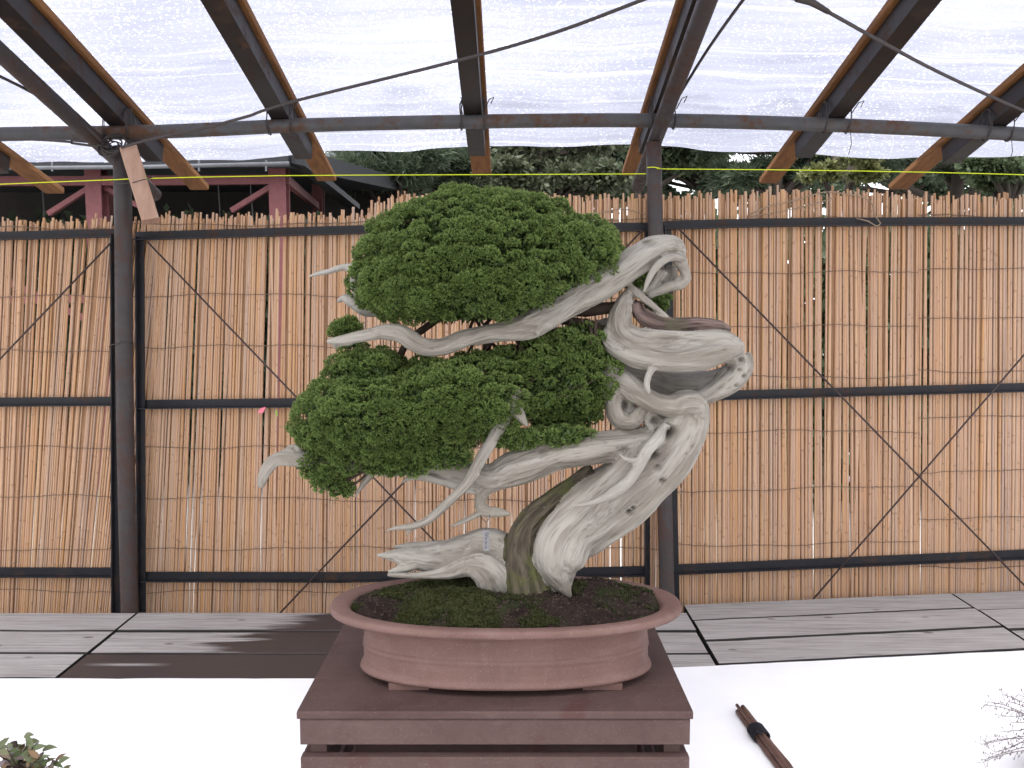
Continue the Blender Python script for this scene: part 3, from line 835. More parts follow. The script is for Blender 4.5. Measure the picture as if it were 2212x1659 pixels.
# ------------------------------------------------------------------ white tables
TZ = 0.572
def table(lab, pivot, x0, x1, depth, angle, seed):
    rr = random.Random(seed)
    e = empty("display_table", (pivot[0], pivot[1], 0), lab, "table", "white covered display tables")
    ca, sa = math.cos(angle), math.sin(angle)
    def W(u, v, z): return Vector((pivot[0] + u, pivot[1] + u * sa / ca - v, z))
    nu, nv = 60, 30; v_ = []; f_ = []
    for j in range(nv + 1):
        for i in range(nu + 1):
            u, v = x0 + (x1 - x0) * i / nu, depth * j / nv
            z = TZ + 0.0016 * mnoise.noise(Vector((u * 7, v * 9, seed))) 
            v_.append(W(u, v + (0.0015 * mnoise.noise(Vector((u * 40, 0, seed))) if j == 0 else 0), z))
    for j in range(nv):
        for i in range(nu):
            q = j * (nu + 1) + i
            f_.append((q, q + nu + 1, q + nu + 2, q + 1))
    # hanging sides all round
    ring = [i for i in range(nu + 1)] + [(j) * (nu + 1) + nu for j in range(1, nv + 1)] + [nv * (nu + 1) + i for i in range(nu - 1, -1, -1)] + [j * (nu + 1) for j in range(nv - 1, 0, -1)]
    low = []
    for k, q in enumerate(ring):
        v_.append(v_[q] + Vector((0, 0, -0.012))); low.append(len(v_) - 1)
    for k in range(len(ring)):
        k2 = (k + 1) % len(ring)
        f_.append((ring[k], ring[k2], low[k2], low[k]))
    m = MB(); m.v = [tuple(q) for q in v_]; m.f = f_
    m.build("cloth", M_CLOTH, e)
    for vv in (0.10, depth - 0.10):
        MB().bar(W(x0 + 0.03, vv, TZ - 0.035), W(x1 - 0.03, vv, TZ - 0.035), 0.05, 0.04).build("rail", M_PLANK, e)
        for uu in (x0 + 0.09, x1 - 0.09):
            MB().bar(W(uu, vv, 0.0), W(uu, vv, TZ - 0.056), 0.05, 0.05, up=(0, 1, 0)).build("leg", M_PLANK, e)
    return e
tL = on_z(0, 1465.5, TZ)
tR = on_z(1500, 1440, TZ)
table("white covered table left of and under the brown stand", (0.0, tL.y), -2.4, tR.x - 0.131, 1.25, 0.0, 1)
table("white covered table on the right under the stick bundle", (tR.x, tR.y), -0.13, 1.9, 1.25, math.radians(6.3), 2)

# ------------------------------------------------------------------ display stand
SZ = 0.91
sx0, sx1, sy0, sy1 = -0.347, 0.292, 1.254, 1.72
st = empty("display_stand", ((sx0 + sx1) / 2, (sy0 + sy1) / 2, TZ), "brown painted slatted wooden stand under the pot", "stand")
sm = MB()
sm.prism((sx0, (sy0 + sy1) / 2, SZ - 0.0065), (sx1, (sy0 + sy1) / 2, SZ - 0.0065), [(-(sy1 - sy0) / 2 + .002, -.0065), ((sy1 - sy0) / 2 - .002, -.0065), ((sy1 - sy0) / 2, -.004), ((sy1 - sy0) / 2, .004), ((sy1 - sy0) / 2 - .002, .0065), (-(sy1 - sy0) / 2 + .002, .0065), (-(sy1 - sy0) / 2, .004), (-(sy1 - sy0) / 2, -.004)])
sm.build("top_board", M_STAND, st)
ix = 0.004
zt = SZ - 0.0145; hb = 0.043; gap = 0.021
k = 0
while zt - hb > TZ + 0.003:
    for (p0, p1) in (((sx0 + ix, sy0 + 0.012, 0), (sx1 - ix, sy0 + 0.012, 0)), ((sx0 + ix, sy1 - 0.012, 0), (sx1 - ix, sy1 - 0.012, 0))):
        MB().bar(Vector(p0) + Vector((0, 0, zt - hb / 2)), Vector(p1) + Vector((0, 0, zt - hb / 2)), 0.018, hb, bev=0.0018).build("slat", M_STAND, st)
    for xx in (sx0 + ix + 0.009, sx1 - ix - 0.009):
        MB().bar(Vector((xx, sy0 + 0.0225, zt - hb / 2)), Vector((xx, sy1 - 0.0225, zt - hb / 2)), 0.018, hb, bev=0.0018).build("slat", M_STAND, st)
    zt -= hb + gap; k += 1
for xx in (sx0 + 0.036, sx1 - 0.036):
    for yy in (sy0 + 0.036, sy1 - 0.036):
        MB().bar((xx - (0.007 if xx < 0 else -0.007), yy, TZ + 0.0035), (xx - (0.007 if xx < 0 else -0.007), yy, SZ - 0.0135), 0.026, 0.029, up=(0, 1, 0)).build("corner_post", M_STAND, st)

MB().bar((sx0 + 0.07, sy0 + 0.13, SZ - 0.125), (sx1 - 0.07, sy0 + 0.13, SZ - 0.125), 0.018, 0.22, bev=0.002).build("inner_rail", M_STAND, st)
# ------------------------------------------------------------------ pot
PX, PYC = -0.011, 1.405
RA, RB = 0.311, 0.147
def oval(a, n=96, ex=2.25):
    b = RB - (RA - a) * 0.72
    out = []
    for k in range(n):
        u = 2 * math.pi * k / n
        c, s = math.cos(u), math.sin(u)
        out.append((PX + a * math.copysign(abs(c) ** (2 / ex), c), PYC + b * math.copysign(abs(s) ** (2 / ex), s)))
    return out
pot = empty("bonsai_pot", (PX, PYC, SZ), "oval unglazed red-brown clay pot with a wide flared rim", "pot")
prof = [(0.230, .0125), (0.248, .0125), (0.2570, .0140), (0.2600, .0175), (0.2590, .0215), (0.2545, .0250), (0.2540, .030), (0.2530, .050), (0.2534, .0535), (0.2548, .0560), (0.2548, .0590), (0.2532, .0605), (0.2524, .0625), (0.2540, .0645), (0.2540, .067), (0.2528, .0690),
        (0.2515, .080), (0.2530, .090), (0.2580, .0990), (0.2680, .1065), (0.2830, .1120), (0.2985, .1150), (0.3085, .1175), (0.3110, .1205), (0.3112, .1255), (0.3095, .1290), (0.3050, .1305), (0.2850, .1300), (0.2790, .1285), (0.2760, .1255), (0.2700, .115), (0.2400, .085), (0.235, .025), (0.22, .024)]
m = MB(); m.quad_tube([[Vector((x, y, SZ + z)) for x, y in oval(a)] for a, z in prof])
m.build("body", M_POT, pot, True)
for fx in (-0.165, 0.165):
    for fy in (-0.056, 0.056):
        ft = MB()
        ft.prism((PX + fx - 0.034, PYC + fy, SZ + 0.0070), (PX + fx + 0.034, PYC + fy, SZ + 0.0070), [(-0.020, -0.0065), (0.020, -0.0065), (0.022, 0.0058), (-0.022, 0.0058)])
        ft.build("foot", M_POT, pot)

# ------------------------------------------------------------------ soil and moss
def soil_h(x, y):
    u, v = (x - PX) / 0.274, (y - PYC) / 0.12
    r2 = min(1.2, (abs(u) ** 2.25 + abs(v) ** 2.25))
    h = 0.124 + 0.028 * (1 - r2) + 0.010 * max(0, v) * (1 - r2 * 0.6)
    h += 0.010 * mnoise.noise(Vector((x * 22, y * 22, 4.0))) + 0.004 * mnoise.noise(Vector((x * 60, y * 60, 9.0))) + 0.0022 * mnoise.noise(Vector((x * 160, y * 160, 2.0)))
    h += 0.012 * math.exp(-((x + 0.035) ** 2 + (y - 1.325) ** 2) / 0.0016) + 0.009 * math.exp(-((x - 0.045) ** 2 / 0.0028 + (y - 1.318) ** 2 / 0.001)) + 0.010 * math.exp(-((x - 0.17) ** 2 / 0.006 + (y - 1.45) ** 2 / 0.002))
    return h
m = MB(); NR, NA = 46, 200
rings = []
for j in range(NR + 1):
    a = 0.2755 * (1 - j / (NR + 0.6))
    b = (RB - (RA - 0.2755) * 0.72) * (1 - j / (NR + 0.6))
    rg = []
    for k in range(NA):
        u = 2 * math.pi * k / NA; c, s = math.cos(u), math.sin(u)
        x, y = PX + a * math.copysign(abs(c) ** (2 / 2.25), c), PYC + b * math.copysign(abs(s) ** (2 / 2.25), s)
        z = soil_h(x, y) - (0.010 if j == 0 else 0)
        rg.append(Vector((x, y, SZ + z)))
    rings.append(rg)
m.quad_tube([[Vector((PX + (q.x - PX) * 0.86, PYC + (q.y - PYC) * 0.82, SZ + 0.096)) for q in rings[0]]] + rings)
soil = m.build("potting_soil", M_SOIL, smooth=True)
tag(soil, "dark crumbly soil mounded inside the clay pot", "soil", kind="stuff")

def blades(centers, dirs, length, width, spread, nb, rng, curl=0.0):
    """diamond-shaped blades fanned round each direction; returns verts, quads, tip attribute"""
    n = len(centers)
    C = np.repeat(centers, nb, axis=0); D = np.repeat(dirs, nb, axis=0)
    J = rng.normal(size=C.shape); D = D + spread * J
    D /= np.linalg.norm(D, axis=1, keepdims=True)
    S = np.cross(D, rng.normal(size=C.shape)); S /= np.linalg.norm(S, axis=1, keepdims=True) + 1e-9
    L = length * rng.uniform(0.65, 1.25, (len(C), 1)) if np.isscalar(length) else np.repeat(length, nb)[:, None] * rng.uniform(0.65, 1.25, (len(C), 1))
    Wd = width * rng.uniform(0.7, 1.3, (len(C), 1))
    v0 = C; v1 = C + D * L * 0.58 + S * Wd * 0.5; v2 = C + D * L; v3 = C + D * L * 0.58 - S * Wd * 0.5
    V = np.stack([v0, v1, v2, v3], axis=1).reshape(-1, 3)
    F = np.arange(len(V)).reshape(-1, 4)
    T = np.tile(np.array([0.0, 0.6, 1.0, 0.6]), len(C))
    return V, F, T
cs, hs = [], []
for _ in range(45000):
    u, r = random.uniform(0, 2 * math.pi), math.sqrt(random.random())
    c, s = math.cos(u), math.sin(u)
    x, y = PX + 0.272 * r * math.copysign(abs(c) ** 0.89, c), PYC + 0.119 * r * math.copysign(abs(s) ** 0.89, s)
    dens = mnoise.noise(Vector((x * 17, y * 17, 5.5))) + 0.35 * mnoise.noise(Vector((x * 55, y * 55, 1.5)))
    dens += 0.55 * math.exp(-((x + 0.035) ** 2 + (y - 1.325) ** 2) / 0.0016) + 0.6 * math.exp(-((x - 0.045) ** 2 / 0.0022 + (y - 1.318) ** 2 / 0.0008)) + 0.25 * (x < -0.03)
    dens -= 0.5 * max(0.0, 1 - ((x - 0.02) ** 2 / 0.006 + (y - 1.40) ** 2 / 0.003))
    if dens > 0.14 + random.uniform(-0.12, 0.12):
        cs.append((x, y, SZ + soil_h(x, y) - 0.001)); hs.append(max(0, min(1, 1.0 - (dens - 0.1) * 1.3 + random.uniform(-.2, .2))))
cs = np.array(cs); hs = np.array(hs)
dr = np.tile(np.array([0, -0.15, 1.0]), (len(cs), 1))
V, F, T = blades(cs, dr, 0.0055, 0.0020, 0.45, 3, RNG)
mo = link("moss_carpet", np_mesh("moss_carpet", V, F, 4, {"tip": ('FLOAT', T), "hue": ('FLOAT', np.repeat(hs, 12))}), M_MOSS)
tag(mo, "patches of green moss growing on the soil in the pot", "moss", kind="stuff")
# soil crumbs
m = MB()
for _ in range(1500):
    u, r = random.uniform(0, 2 * math.pi), math.sqrt(random.random())
    c, s = math.cos(u), math.sin(u)
    x, y = PX + 0.27 * r * c, PYC + 0.117 * r * s
    if mnoise.noise(Vector((x * 17, y * 17, 5.5))) > 0.15: continue
    q = Vector((x, y, SZ + soil_h(x, y))); rr_ = random.uniform(0.0012, 0.0035)
    base = len(m.v)
    for d in ((1, 0, 0), (-1, 0, 0), (0, 1, 0), (0, -1, 0), (0, 0, 1), (0, 0, -1)):
        m.v.append(tuple(q + Vector(d) * rr_ * random.uniform(0.7, 1.3)))
    for f in ((0, 2, 4), (2, 1, 4), (1, 3, 4), (3, 0, 4), (2, 0, 5), (1, 2, 5), (3, 1, 5), (0, 3, 5)):
        m.f.append(tuple(base + i for i in f))
M_CRUMB = simple("soil_crumb", (0.036, 0.025, 0.020), 0.95, 0.7, 120)
tag(m.build("soil_crumbs", M_CRUMB), "loose crumbs of soil scattered over the pot surface", "soil", kind="stuff")

# ------------------------------------------------------------------ the bonsai: deadwood
TY = 1.44
U = TY / FPX * 1.012                                    # metres per picture unit at the trunk
def tp(x, y, d): return at(x, y, TY + d * U)
SW = []                                                 # (group, points(x, y, depth, radius), twist, flat)
def sw(g_, pts, twist=0.012, flat=1.0): SW.append((g_, pts, twist, flat))
# trunk leaning right
sw("trunk", [(1228, 1292, -42, 9), (1216, 1262, -38, 26), (1207, 1215, -32, 53), (1234, 1145, -16, 68), (1300, 1085, -5, 72), (1368, 1035, 0, 68), (1425, 985, 2, 60), (1462, 935, 2, 50), (1484, 900, 0, 42), (1497, 878, -5, 32)], 0.010)
sw("trunk", [(1233, 1292, -52, 7), (1214, 1262, -62, 20), (1192, 1208, -62, 34), (1208, 1146, -60, 38), (1285, 1070, -62, 28), (1345, 1015, -55, 26), (1392, 965, -45, 20)], 0.008)
sw("trunk", [(1240, 1200, -10, 18), (1300, 1150, -28, 30), (1372, 1092, -38, 34), (1436, 1030, -36, 34), (1482, 968, -28, 30), (1507, 918, -20, 24), (1504, 882, -16, 25)], 0.008)
# curl over the top, back to the left
sw("trunk", [(1500, 900, -14, 28), (1500, 876, -20, 29), (1478, 872, -26, 26), (1450, 877, -30, 24), (1418, 872, -30, 24), (1385, 855, -24, 25), (1348, 832, -10, 29), (1310, 812, 8, 28), (1262, 795, 26, 24), (1200, 800, 40, 20)], 0.016)
sw("trunk", [(1330, 848, -5, 26), (1328, 885, -8, 21), (1342, 908, -14, 19), (1368, 908, -18, 16), (1388, 884, -14, 12)], 0.02)
sw("trunk", [(1352, 846, 10, 24), (1354, 880, 12, 22), (1372, 896, 8, 16)], 0.02)
sw("trunk", [(1395, 890, 0, 20), (1415, 915, -5, 22), (1440, 940, -10, 26)], 0.03)
# big C-shaped fold
sw("trunk", [(1360, 628, -6, 9), (1347, 655, -10, 18), (1338, 690, -16, 26), (1346, 718, -20, 29), (1380, 737, -26, 29), (1440, 741, -32, 26), (1510, 741, -32, 26), (1562, 738, -26, 24), (1597, 748, -18, 14)], 0.012)
sw("trunk", [(1322, 700, 0, 14), (1324, 738, -16, 24), (1366, 766, -42, 25), (1435, 779, -62, 24), (1505, 775, -62, 26), (1560, 763, -46, 20), (1600, 752, -26, 11)], 0.012)
sw("trunk", [(1395, 718, -14, 16), (1450, 722, -16, 14), (1540, 722, -14, 13)], 0.01)
# under-fold bulging right
sw("trunk", [(1492, 868, 0, 14), (1535, 852, -4, 20), (1578, 824, -8, 28), (1602, 796, -8, 24), (1614, 776, -6, 15), (1619, 762, -4, 5)], 0.03)
sw("trunk", [(1330, 800, 95, 30), (1400, 814, 112, 34), (1460, 832, 98, 36), (1520, 834, 66, 34), (1572, 814, 24, 26), (1600, 780, 0, 18)], 0.015)
sw("trunk", [(1570, 765, -6, 20), (1598, 782, -10, 18), (1590, 815, -12, 14)], 0.03)
sw("trunk", [(1305, 700, 40, 20), (1318, 760, 60, 22), (1330, 810, 70, 24)], 0.01)
# inner links hidden by the crown
sw("trunk", [(1362, 632, -2, 10), (1395, 625, 10, 11), (1415, 608, 10, 14), (1430, 585, 0, 16)], 0.02)
# upper long deadwood branch
sw("upper", [(1474, 545, -6, 12), (1455, 535, -8, 24), (1425, 537, -12, 29), (1392, 553, -16, 31), (1345, 585, -22, 34), (1300, 615, -34, 33), (1250, 644, -50, 29), (1200, 672, -66, 27), (1150, 696, -80, 25), (1100, 711, -95, 19), (1050, 718, -105, 15), (1000, 733, -112, 17), (955, 750, -114, 18), (912, 748, -112, 19), (866, 722, -108, 18), (832, 717, -106, 16), (812, 719, -104, 14), (772, 726, -100, 12), (740, 733, -96, 10), (709, 738, -92, 5)], 0.014)
sw("upper", [(1250, 655, -62, 12), (1205, 688, -84, 14), (1172, 706, -94, 10), (1159, 722, -96, 4)], 0.01)
sw("upper", [(724, 752, -84, 4), (728, 742, -90, 7), (760, 735, -96, 9)], 0.01)
sw("upper", [(1200, 694, -60, 11), (1150, 722, -74, 10), (1085, 730, -88, 9), (1020, 738, -100, 8)], 0.01)
# snout of the upper branch
sw("snout", [(1440, 552, -14, 12), (1462, 556, -10, 15), (1474, 578, -14, 12), (1482, 600, -18, 10), (1470, 614, -16, 11), (1445, 620, -8, 12), (1420, 630, -2, 9), (1402, 640, 0, 6)], 0.03)
sw("snout", [(1490, 602, -12, 5), (1480, 606, -12, 9), (1462, 604, -10, 9)], 0.03)
sw("snout", [(1476, 560, -20, 8), (1450, 556, -36, 8), (1430, 565, -48, 8), (1412, 584, -56, 7.5), (1400, 606, -60, 6), (1391, 631, -60, 2.2)], 0.02)
sw("snout", [(1395, 566, -30, 6), (1420, 566, -26, 7), (1440, 560, -22, 7)], 0.02)
sw("snout", [(1446, 580, 22, 14), (1450, 600, 20, 15), (1440, 618, 10, 9)], 0.02)
# hook below the fold
sw("hook", [(1460, 772, -62, 6), (1432, 780, -68, 8.5), (1408, 797, -72, 8), (1398, 820, -74, 7), (1397, 836, -74, 7), (1402, 848, -74, 4)], 0.02)
# lower branch to the left
sw("lower", [(1440, 945, -6, 26), (1390, 962, -22, 28), (1330, 968, -32, 29), (1270, 974, -38, 29), (1215, 981, -40, 31), (1165, 996, -40, 36), (1110, 1015, -40, 35), (1060, 1032, -38, 29), (1015, 1020, -34, 25), (965, 1008, -30, 22), (915, 1004, -26, 19), (850, 1012, -24, 15), (790, 1010, -24, 14), (720, 1000, -30, 14), (670, 994, -36, 15), (636, 993, -40, 17), (605, 992, -42, 15), (585, 1003, -42, 14), (573, 1022, -42, 12), (567, 1038, -42, 10), (564, 1052, -42, 7)], 0.012)
sw("lower", [(1400, 935, 0, 16), (1330, 942, -8, 14), (1250, 950, -20, 12), (1190, 962, -28, 12), (1130, 985, -34, 12)], 0.012)
sw("lower", [(1240, 995, -46, 10), (1190, 1000, -52, 12), (1140, 1018, -54, 12), (1080, 1044, -50, 13), (1045, 1062, -44, 13), (1037, 1090, -42, 12), (1046, 1104, -42, 12), (1074, 1107, -42, 10), (1100, 1110, -44, 5)], 0.012)
sw("lower", [(1046, 1102, -42, 9), (1020, 1117, -46, 6), (995, 1128, -48, 5), (974, 1138, -50, 2.2)], 0.01)
sw("lower", [(1048, 1060, -40, 11), (1000, 1053, -44, 11), (955, 1040, -46, 9), (915, 1030, -48, 8), (885, 1032, -50, 6), (866, 1044, -50, 2.5)], 0.01)
sw("lower", [(824, 1004, -28, 9), (806, 1020, -34, 9), (788, 1042, -38, 7), (766, 1074, -40, 2.2)], 0.01)
sw("lower", [(640, 984, -38, 8), (625, 972, -36, 5), (606, 974, -34, 2)], 0.01)
sw("lower", [(650, 974, -34, 6), (635, 962, -32, 4), (618, 966, -30, 1.8)], 0.01)
# straight dead twig in front
sw("twig", [(1120, 845, -60, 10), (1106, 872, -66, 12), (1088, 908, -74, 13), (1060, 955, -80, 12), (1030, 1005, -84, 11), (1012, 1040, -86, 11), (985, 1070, -88, 9.5), (950, 1103, -90, 9), (918, 1128, -92, 8), (888, 1138, -93, 8), (862, 1140, -94, 6), (833, 1146, -95, 2)], 0.01)
sw("twig", [(900, 1134, -92, 6), (884, 1148, -94, 4), (876, 1158, -96, 1.8)], 0.01)
sw("twig", [(1012, 1040, -86, 8), (1028, 1028, -88, 7), (1036, 1024, -90, 3)], 0.01)
sw("stub", [(1100, 862, -84, 12), (1114, 884, -92, 13), (1128, 905, -96, 9), (1139, 920, -98, 3)], 0.01)
# white jin across the trunk front
sw("jin", [(1440, 925, -42, 13), (1422, 946, -62, 14), (1397, 972, -84, 14), (1380, 1005, -100, 13), (1358, 1040, -110, 13), (1325, 1066, -116, 11), (1300, 1079, -116, 8), (1270, 1088, -114, 5.5), (1238, 1092, -110, 2.6)], 0.02)
sw("jin", [(1378, 998, -100, 9), (1360, 994, -108, 6), (1348, 990, -110, 4), (1338, 980, -110, 1.8)], 0.01)
# root flare to the left
sw("root", [(1120, 1250, 8, 50), (1085, 1215, 5, 62), (1045, 1196, 0, 58), (1005, 1196, -4, 40), (955, 1204, -8, 34), (905, 1206, -12, 24), (860, 1201, -14, 14), (815, 1199, -16, 3)], 0.010)
sw("root", [(1082, 1270, -40, 22), (1066, 1235, -52, 26), (1035, 1214, -54, 24), (995, 1222, -50, 18), (950, 1238, -46, 11), (900, 1243, -44, 8), (838, 1242, -42, 4)], 0.010)
sw("root", [(1052, 1275, -54, 14), (1040, 1240, -60, 20), (1015, 1226, -58, 18), (975, 1240, -52, 10), (930, 1246, -48, 6)], 0.010)
sw("root", [(1040, 1185, 10, 30), (985, 1186, 12, 20), (930, 1184, 10, 15), (885, 1180, 8, 10), (850, 1181, 6, 3)], 0.010)
sw("root", [(900, 1215, -20, 14), (870, 1228, -24, 10), (840, 1236, -26, 4)], 0.010)
# live bark
sw("bark", [(1150, 1298, -34, 62), (1138, 1262, -34, 52), (1128, 1212, -30, 40), (1128, 1160, -22, 34), (1150, 1122, -16, 28), (1195, 1082, -10, 22), (1240, 1044, -6, 16), (1275, 1010, -4, 9)], 0.006)
sw("redbark", [(1372, 655, -8, 11), (1386, 680, -16, 17), (1415, 697, -22, 18), (1455, 702, -22, 16), (1505, 699, -18, 15), (1550, 703, -14, 13), (1577, 712, -10, 6)], 0.006)
sw("lip", [(1362, 618, -12, 7), (1378, 634, -22, 8), (1404, 655, -28, 7), (1430, 676, -30, 5), (1448, 688, -30, 2.5)], 0.01)
# jins left of the upper pad
sw("leftjin", [(668, 597, -6, 2.5), (688, 591, -6, 5), (712, 586, -6, 6), (744, 577, -4, 8), (770, 584, 0, 13), (800, 598, 10, 14), (840, 610, 20, 12)], 0.02)
sw("leftjin", [(772, 588, 0, 10), (764, 612, 2, 8), (776, 640, 6, 9), (810, 652, 14, 10)], 0.02)
sw("leftjin", [(730, 652, 0, 4), (742, 644, -2, 8), (762, 652, 0, 14), (790, 668, 8, 15), (830, 668, 20, 14)], 0.02)

src = MB(); kd_pts = []; kd_info = []; GROUPS = []
cap_off = 0.0
for gi, (gname, pts, twist, flat) in enumerate(SW):
    if gname not in GROUPS: GROUPS.append(gname)
    gid = GROUPS.index(gname)
    smp = catmull(pts, 5.0)
    W_ = [tp(q[0], q[1], q[2]) for q in smp]; R_ = [max(1.2, q[3]) * U for q in smp]
    n = 20; rings = []; u = None; s_acc = 0.0
    ph1, ph2, ph3 = random.uniform(0, 6.28), random.uniform(0, 6.28), random.uniform(0, 6.28)
    for i, q in enumerate(W_):
        t = (W_[min(i + 1, len(W_) - 1)] - W_[max(i - 1, 0)]).normalized()
        u = t.orthogonal().normalized() if u is None else (u - t * u.dot(t)).normalized()
        w = t.cross(u)
        if i: s_acc += (W_[i] - W_[i - 1]).length
        rg = []; sp = s_acc / U
        for k in range(n):
            th = 2 * math.pi * k / n
            am = 1 + 0.06 * math.sin(3 * th + ph1 + twist * 1.2 * sp) + 0.035 * math.sin(5 * th + ph2 - twist * 1.5 * sp) + 0.05 * math.sin(0.045 * sp + ph3)
            pnt = q + (u * math.cos(th) + w * math.sin(th)) * R_[i] * am
            rg.append(pnt)
            ta = th + twist * sp * 0.7
            kd_pts.append(pnt); kd_info.append((gid, R_[i] * math.cos(ta) + gi * 0.13, R_[i] * math.sin(ta), s_acc, R_[i], t.x, t.y, t.z))
        rings.append(rg)
    # rounded ends
    t0 = (W_[0] - W_[1]).normalized(); t1 = (W_[-1] - W_[-2]).normalized()
    tipA = [W_[0] + t0 * R_[0] * 0.5 + (p_ - W_[0]) * 0.55 for p_ in rings[0]]
    tipB = [W_[-1] + t1 * R_[-1] * 0.5 + (p_ - W_[-1]) * 0.55 for p_ in rings[-1]]
    src.quad_tube([tipA] + rings + [tipB])
tmp = src.build("deadwood_tmp", None)
md = tmp.modifiers.new("remesh", 'REMESH'); md.mode = 'VOXEL'; md.voxel_size = 0.00185; md.adaptivity = 0.0
dg = bpy.context.evaluated_depsgraph_get()
ev = tmp.evaluated_get(dg); em = ev.to_mesh()
nv = len(em.vertices)
VV = np.empty(nv * 3, dtype=np.float32); em.vertices.foreach_get("co", VV); VV = VV.reshape(-1, 3).astype(float)
NN = np.empty(nv * 3, dtype=np.float32); em.vertices.foreach_get("normal", NN); NN = NN.reshape(-1, 3).astype(float)
nl = len(em.loops); LI = np.empty(nl, dtype=np.int32); em.loops.foreach_get("vertex_index", LI)
npoly = len(em.polygons); LT = np.empty(npoly, dtype=np.int32); em.polygons.foreach_get("loop_total", LT)
EDG = np.empty(len(em.edges) * 2, dtype=np.int32); em.edges.foreach_get("vertices", EDG); EDG = EDG.reshape(-1, 2)
ev.to_mesh_clear()
me_old = tmp.data; bpy.data.objects.remove(tmp); bpy.data.meshes.remove(me_old)
# light smoothing melts the joints together
deg = np.bincount(EDG.ravel(), minlength=nv).astype(float)
def lap(X, k=0.5):
    acc = np.zeros_like(X)
    np.add.at(acc, EDG[:, 0], X[EDG[:, 1]]); np.add.at(acc, EDG[:, 1], X[EDG[:, 0]])
    return X + k * (acc / np.maximum(deg, 1)[:, None] - X)
for _ in range(3): VV = lap(VV, 0.5)
for _ in range(2): NN = lap(NN, 0.5)
NN /= np.linalg.norm(NN, axis=1, keepdims=True) + 1e-9
kd = KDTree(len(kd_pts))
for i, q in enumerate(kd_pts): kd.insert(q, i)
kd.balance()
INFO = np.array(kd_info)
near = np.array([kd.find(q)[1] for q in VV])
GID = INFO[near, 0].astype(int); RAD = INFO[near, 4]; TG = INFO[near, 5:8]
Q = LI.reshape(-1, 4)
E8 = np.concatenate([EDG, Q[:, [0, 2]], Q[:, [1, 3]]])
def spread(X, w):
    """weighted neighbour mean over the surface"""
    den = np.bincount(E8[:, 0], w, nv) + np.bincount(E8[:, 1], w, nv) + 1e-9
    if X.ndim == 1:
        return (np.bincount(E8[:, 0], w * X[E8[:, 1]], nv) + np.bincount(E8[:, 1], w * X[E8[:, 0]], nv)) / den
    return np.stack([spread(X[:, k], w) for k in range(X.shape[1])], axis=1)
one = np.ones(len(E8))
TT = np.stack([TG[:, 0] ** 2, TG[:, 1] ** 2, TG[:, 2] ** 2, TG[:, 0] * TG[:, 1], TG[:, 0] * TG[:, 2], TG[:, 1] * TG[:, 2]], axis=1)
for _ in range(12): TT = 0.35 * TT + 0.65 * spread(TT, one)
MT = np.zeros((nv, 3, 3)); MT[:, 0, 0], MT[:, 1, 1], MT[:, 2, 2] = TT[:, 0], TT[:, 1], TT[:, 2]
MT[:, 0, 1] = MT[:, 1, 0] = TT[:, 3]; MT[:, 0, 2] = MT[:, 2, 0] = TT[:, 4]; MT[:, 1, 2] = MT[:, 2, 1] = TT[:, 5]
TD = np.linalg.eigh(MT)[1][:, :, 2]
ed = VV[E8[:, 1]] - VV[E8[:, 0]]
KAP = np.zeros((nv, 3)); DEN = np.full(nv, 1e-12)
for i0, i1, sg in ((0, 1, 1.0), (1, 0, -1.0)):
    A_, B_ = E8[:, i0], E8[:, i1]
    dt = np.sum(sg * ed * TD[A_], axis=1)
    Tb = TD[B_] * np.sign(np.sum(TD[A_] * TD[B_], axis=1) + 1e-12)[:, None] - TD[A_]
    for k in range(3): KAP[:, k] += np.bincount(A_, dt * Tb[:, k], nv)
    DEN += np.bincount(A_, dt * dt, nv)
KAP /= DEN[:, None]
for _ in range(6): KAP = 0.4 * KAP + 0.6 * spread(KAP, one)
kn = np.linalg.norm(KAP, axis=1, keepdims=True); KAP *= np.minimum(1.0, 40.0 / (kn + 1e-9))
def vnoise(Pn, seed):
    """smooth lattice noise"""
    i = np.floor(Pn).astype(np.int64); f = Pn - i; f = f * f * (3 - 2 * f); out = np.zeros(len(Pn))
    for dx in (0, 1):
        for dy in (0, 1):
            for dz in (0, 1):
                h = ((i[:, 0] + dx) * 73856093) ^ ((i[:, 1] + dy) * 19349663) ^ ((i[:, 2] + dz) * 83492791) ^ (seed * 2654435)
                h = (h ^ (h >> 13)) * 1274126177 & 0x7fffffff
                out += ((h >> 8) & 0xffff) / 65535.0 * (f[:, 0] if dx else 1 - f[:, 0]) * (f[:, 1] if dy else 1 - f[:, 1]) * (f[:, 2] if dz else 1 - f[:, 2])
    return out
def grain(feat, length, seed, K=9):
    """noise of size feat integrated along the curving fibre over +-length (metres)"""
    X = np.zeros(nv); W0 = 0
    for k in range(-K, K + 1):
        sl = length * k / K; w_ = 0.5 + 0.5 * math.cos(math.pi * k / (K + 1))
        X += w_ * vnoise((VV + TD * sl + 0.5 * sl * sl * KAP) / feat + 500.0, seed); W0 += w_
    X = X / W0; X -= X.mean(); X /= X.std() + 1e-9
    return X
GF = grain(2.6 * U, 26 * U, 1); GB = grain(7.5 * U, 60 * U, 2); GV = grain(22 * U, 110 * U, 3); GV2 = grain(34 * U, 90 * U, 4, 6)
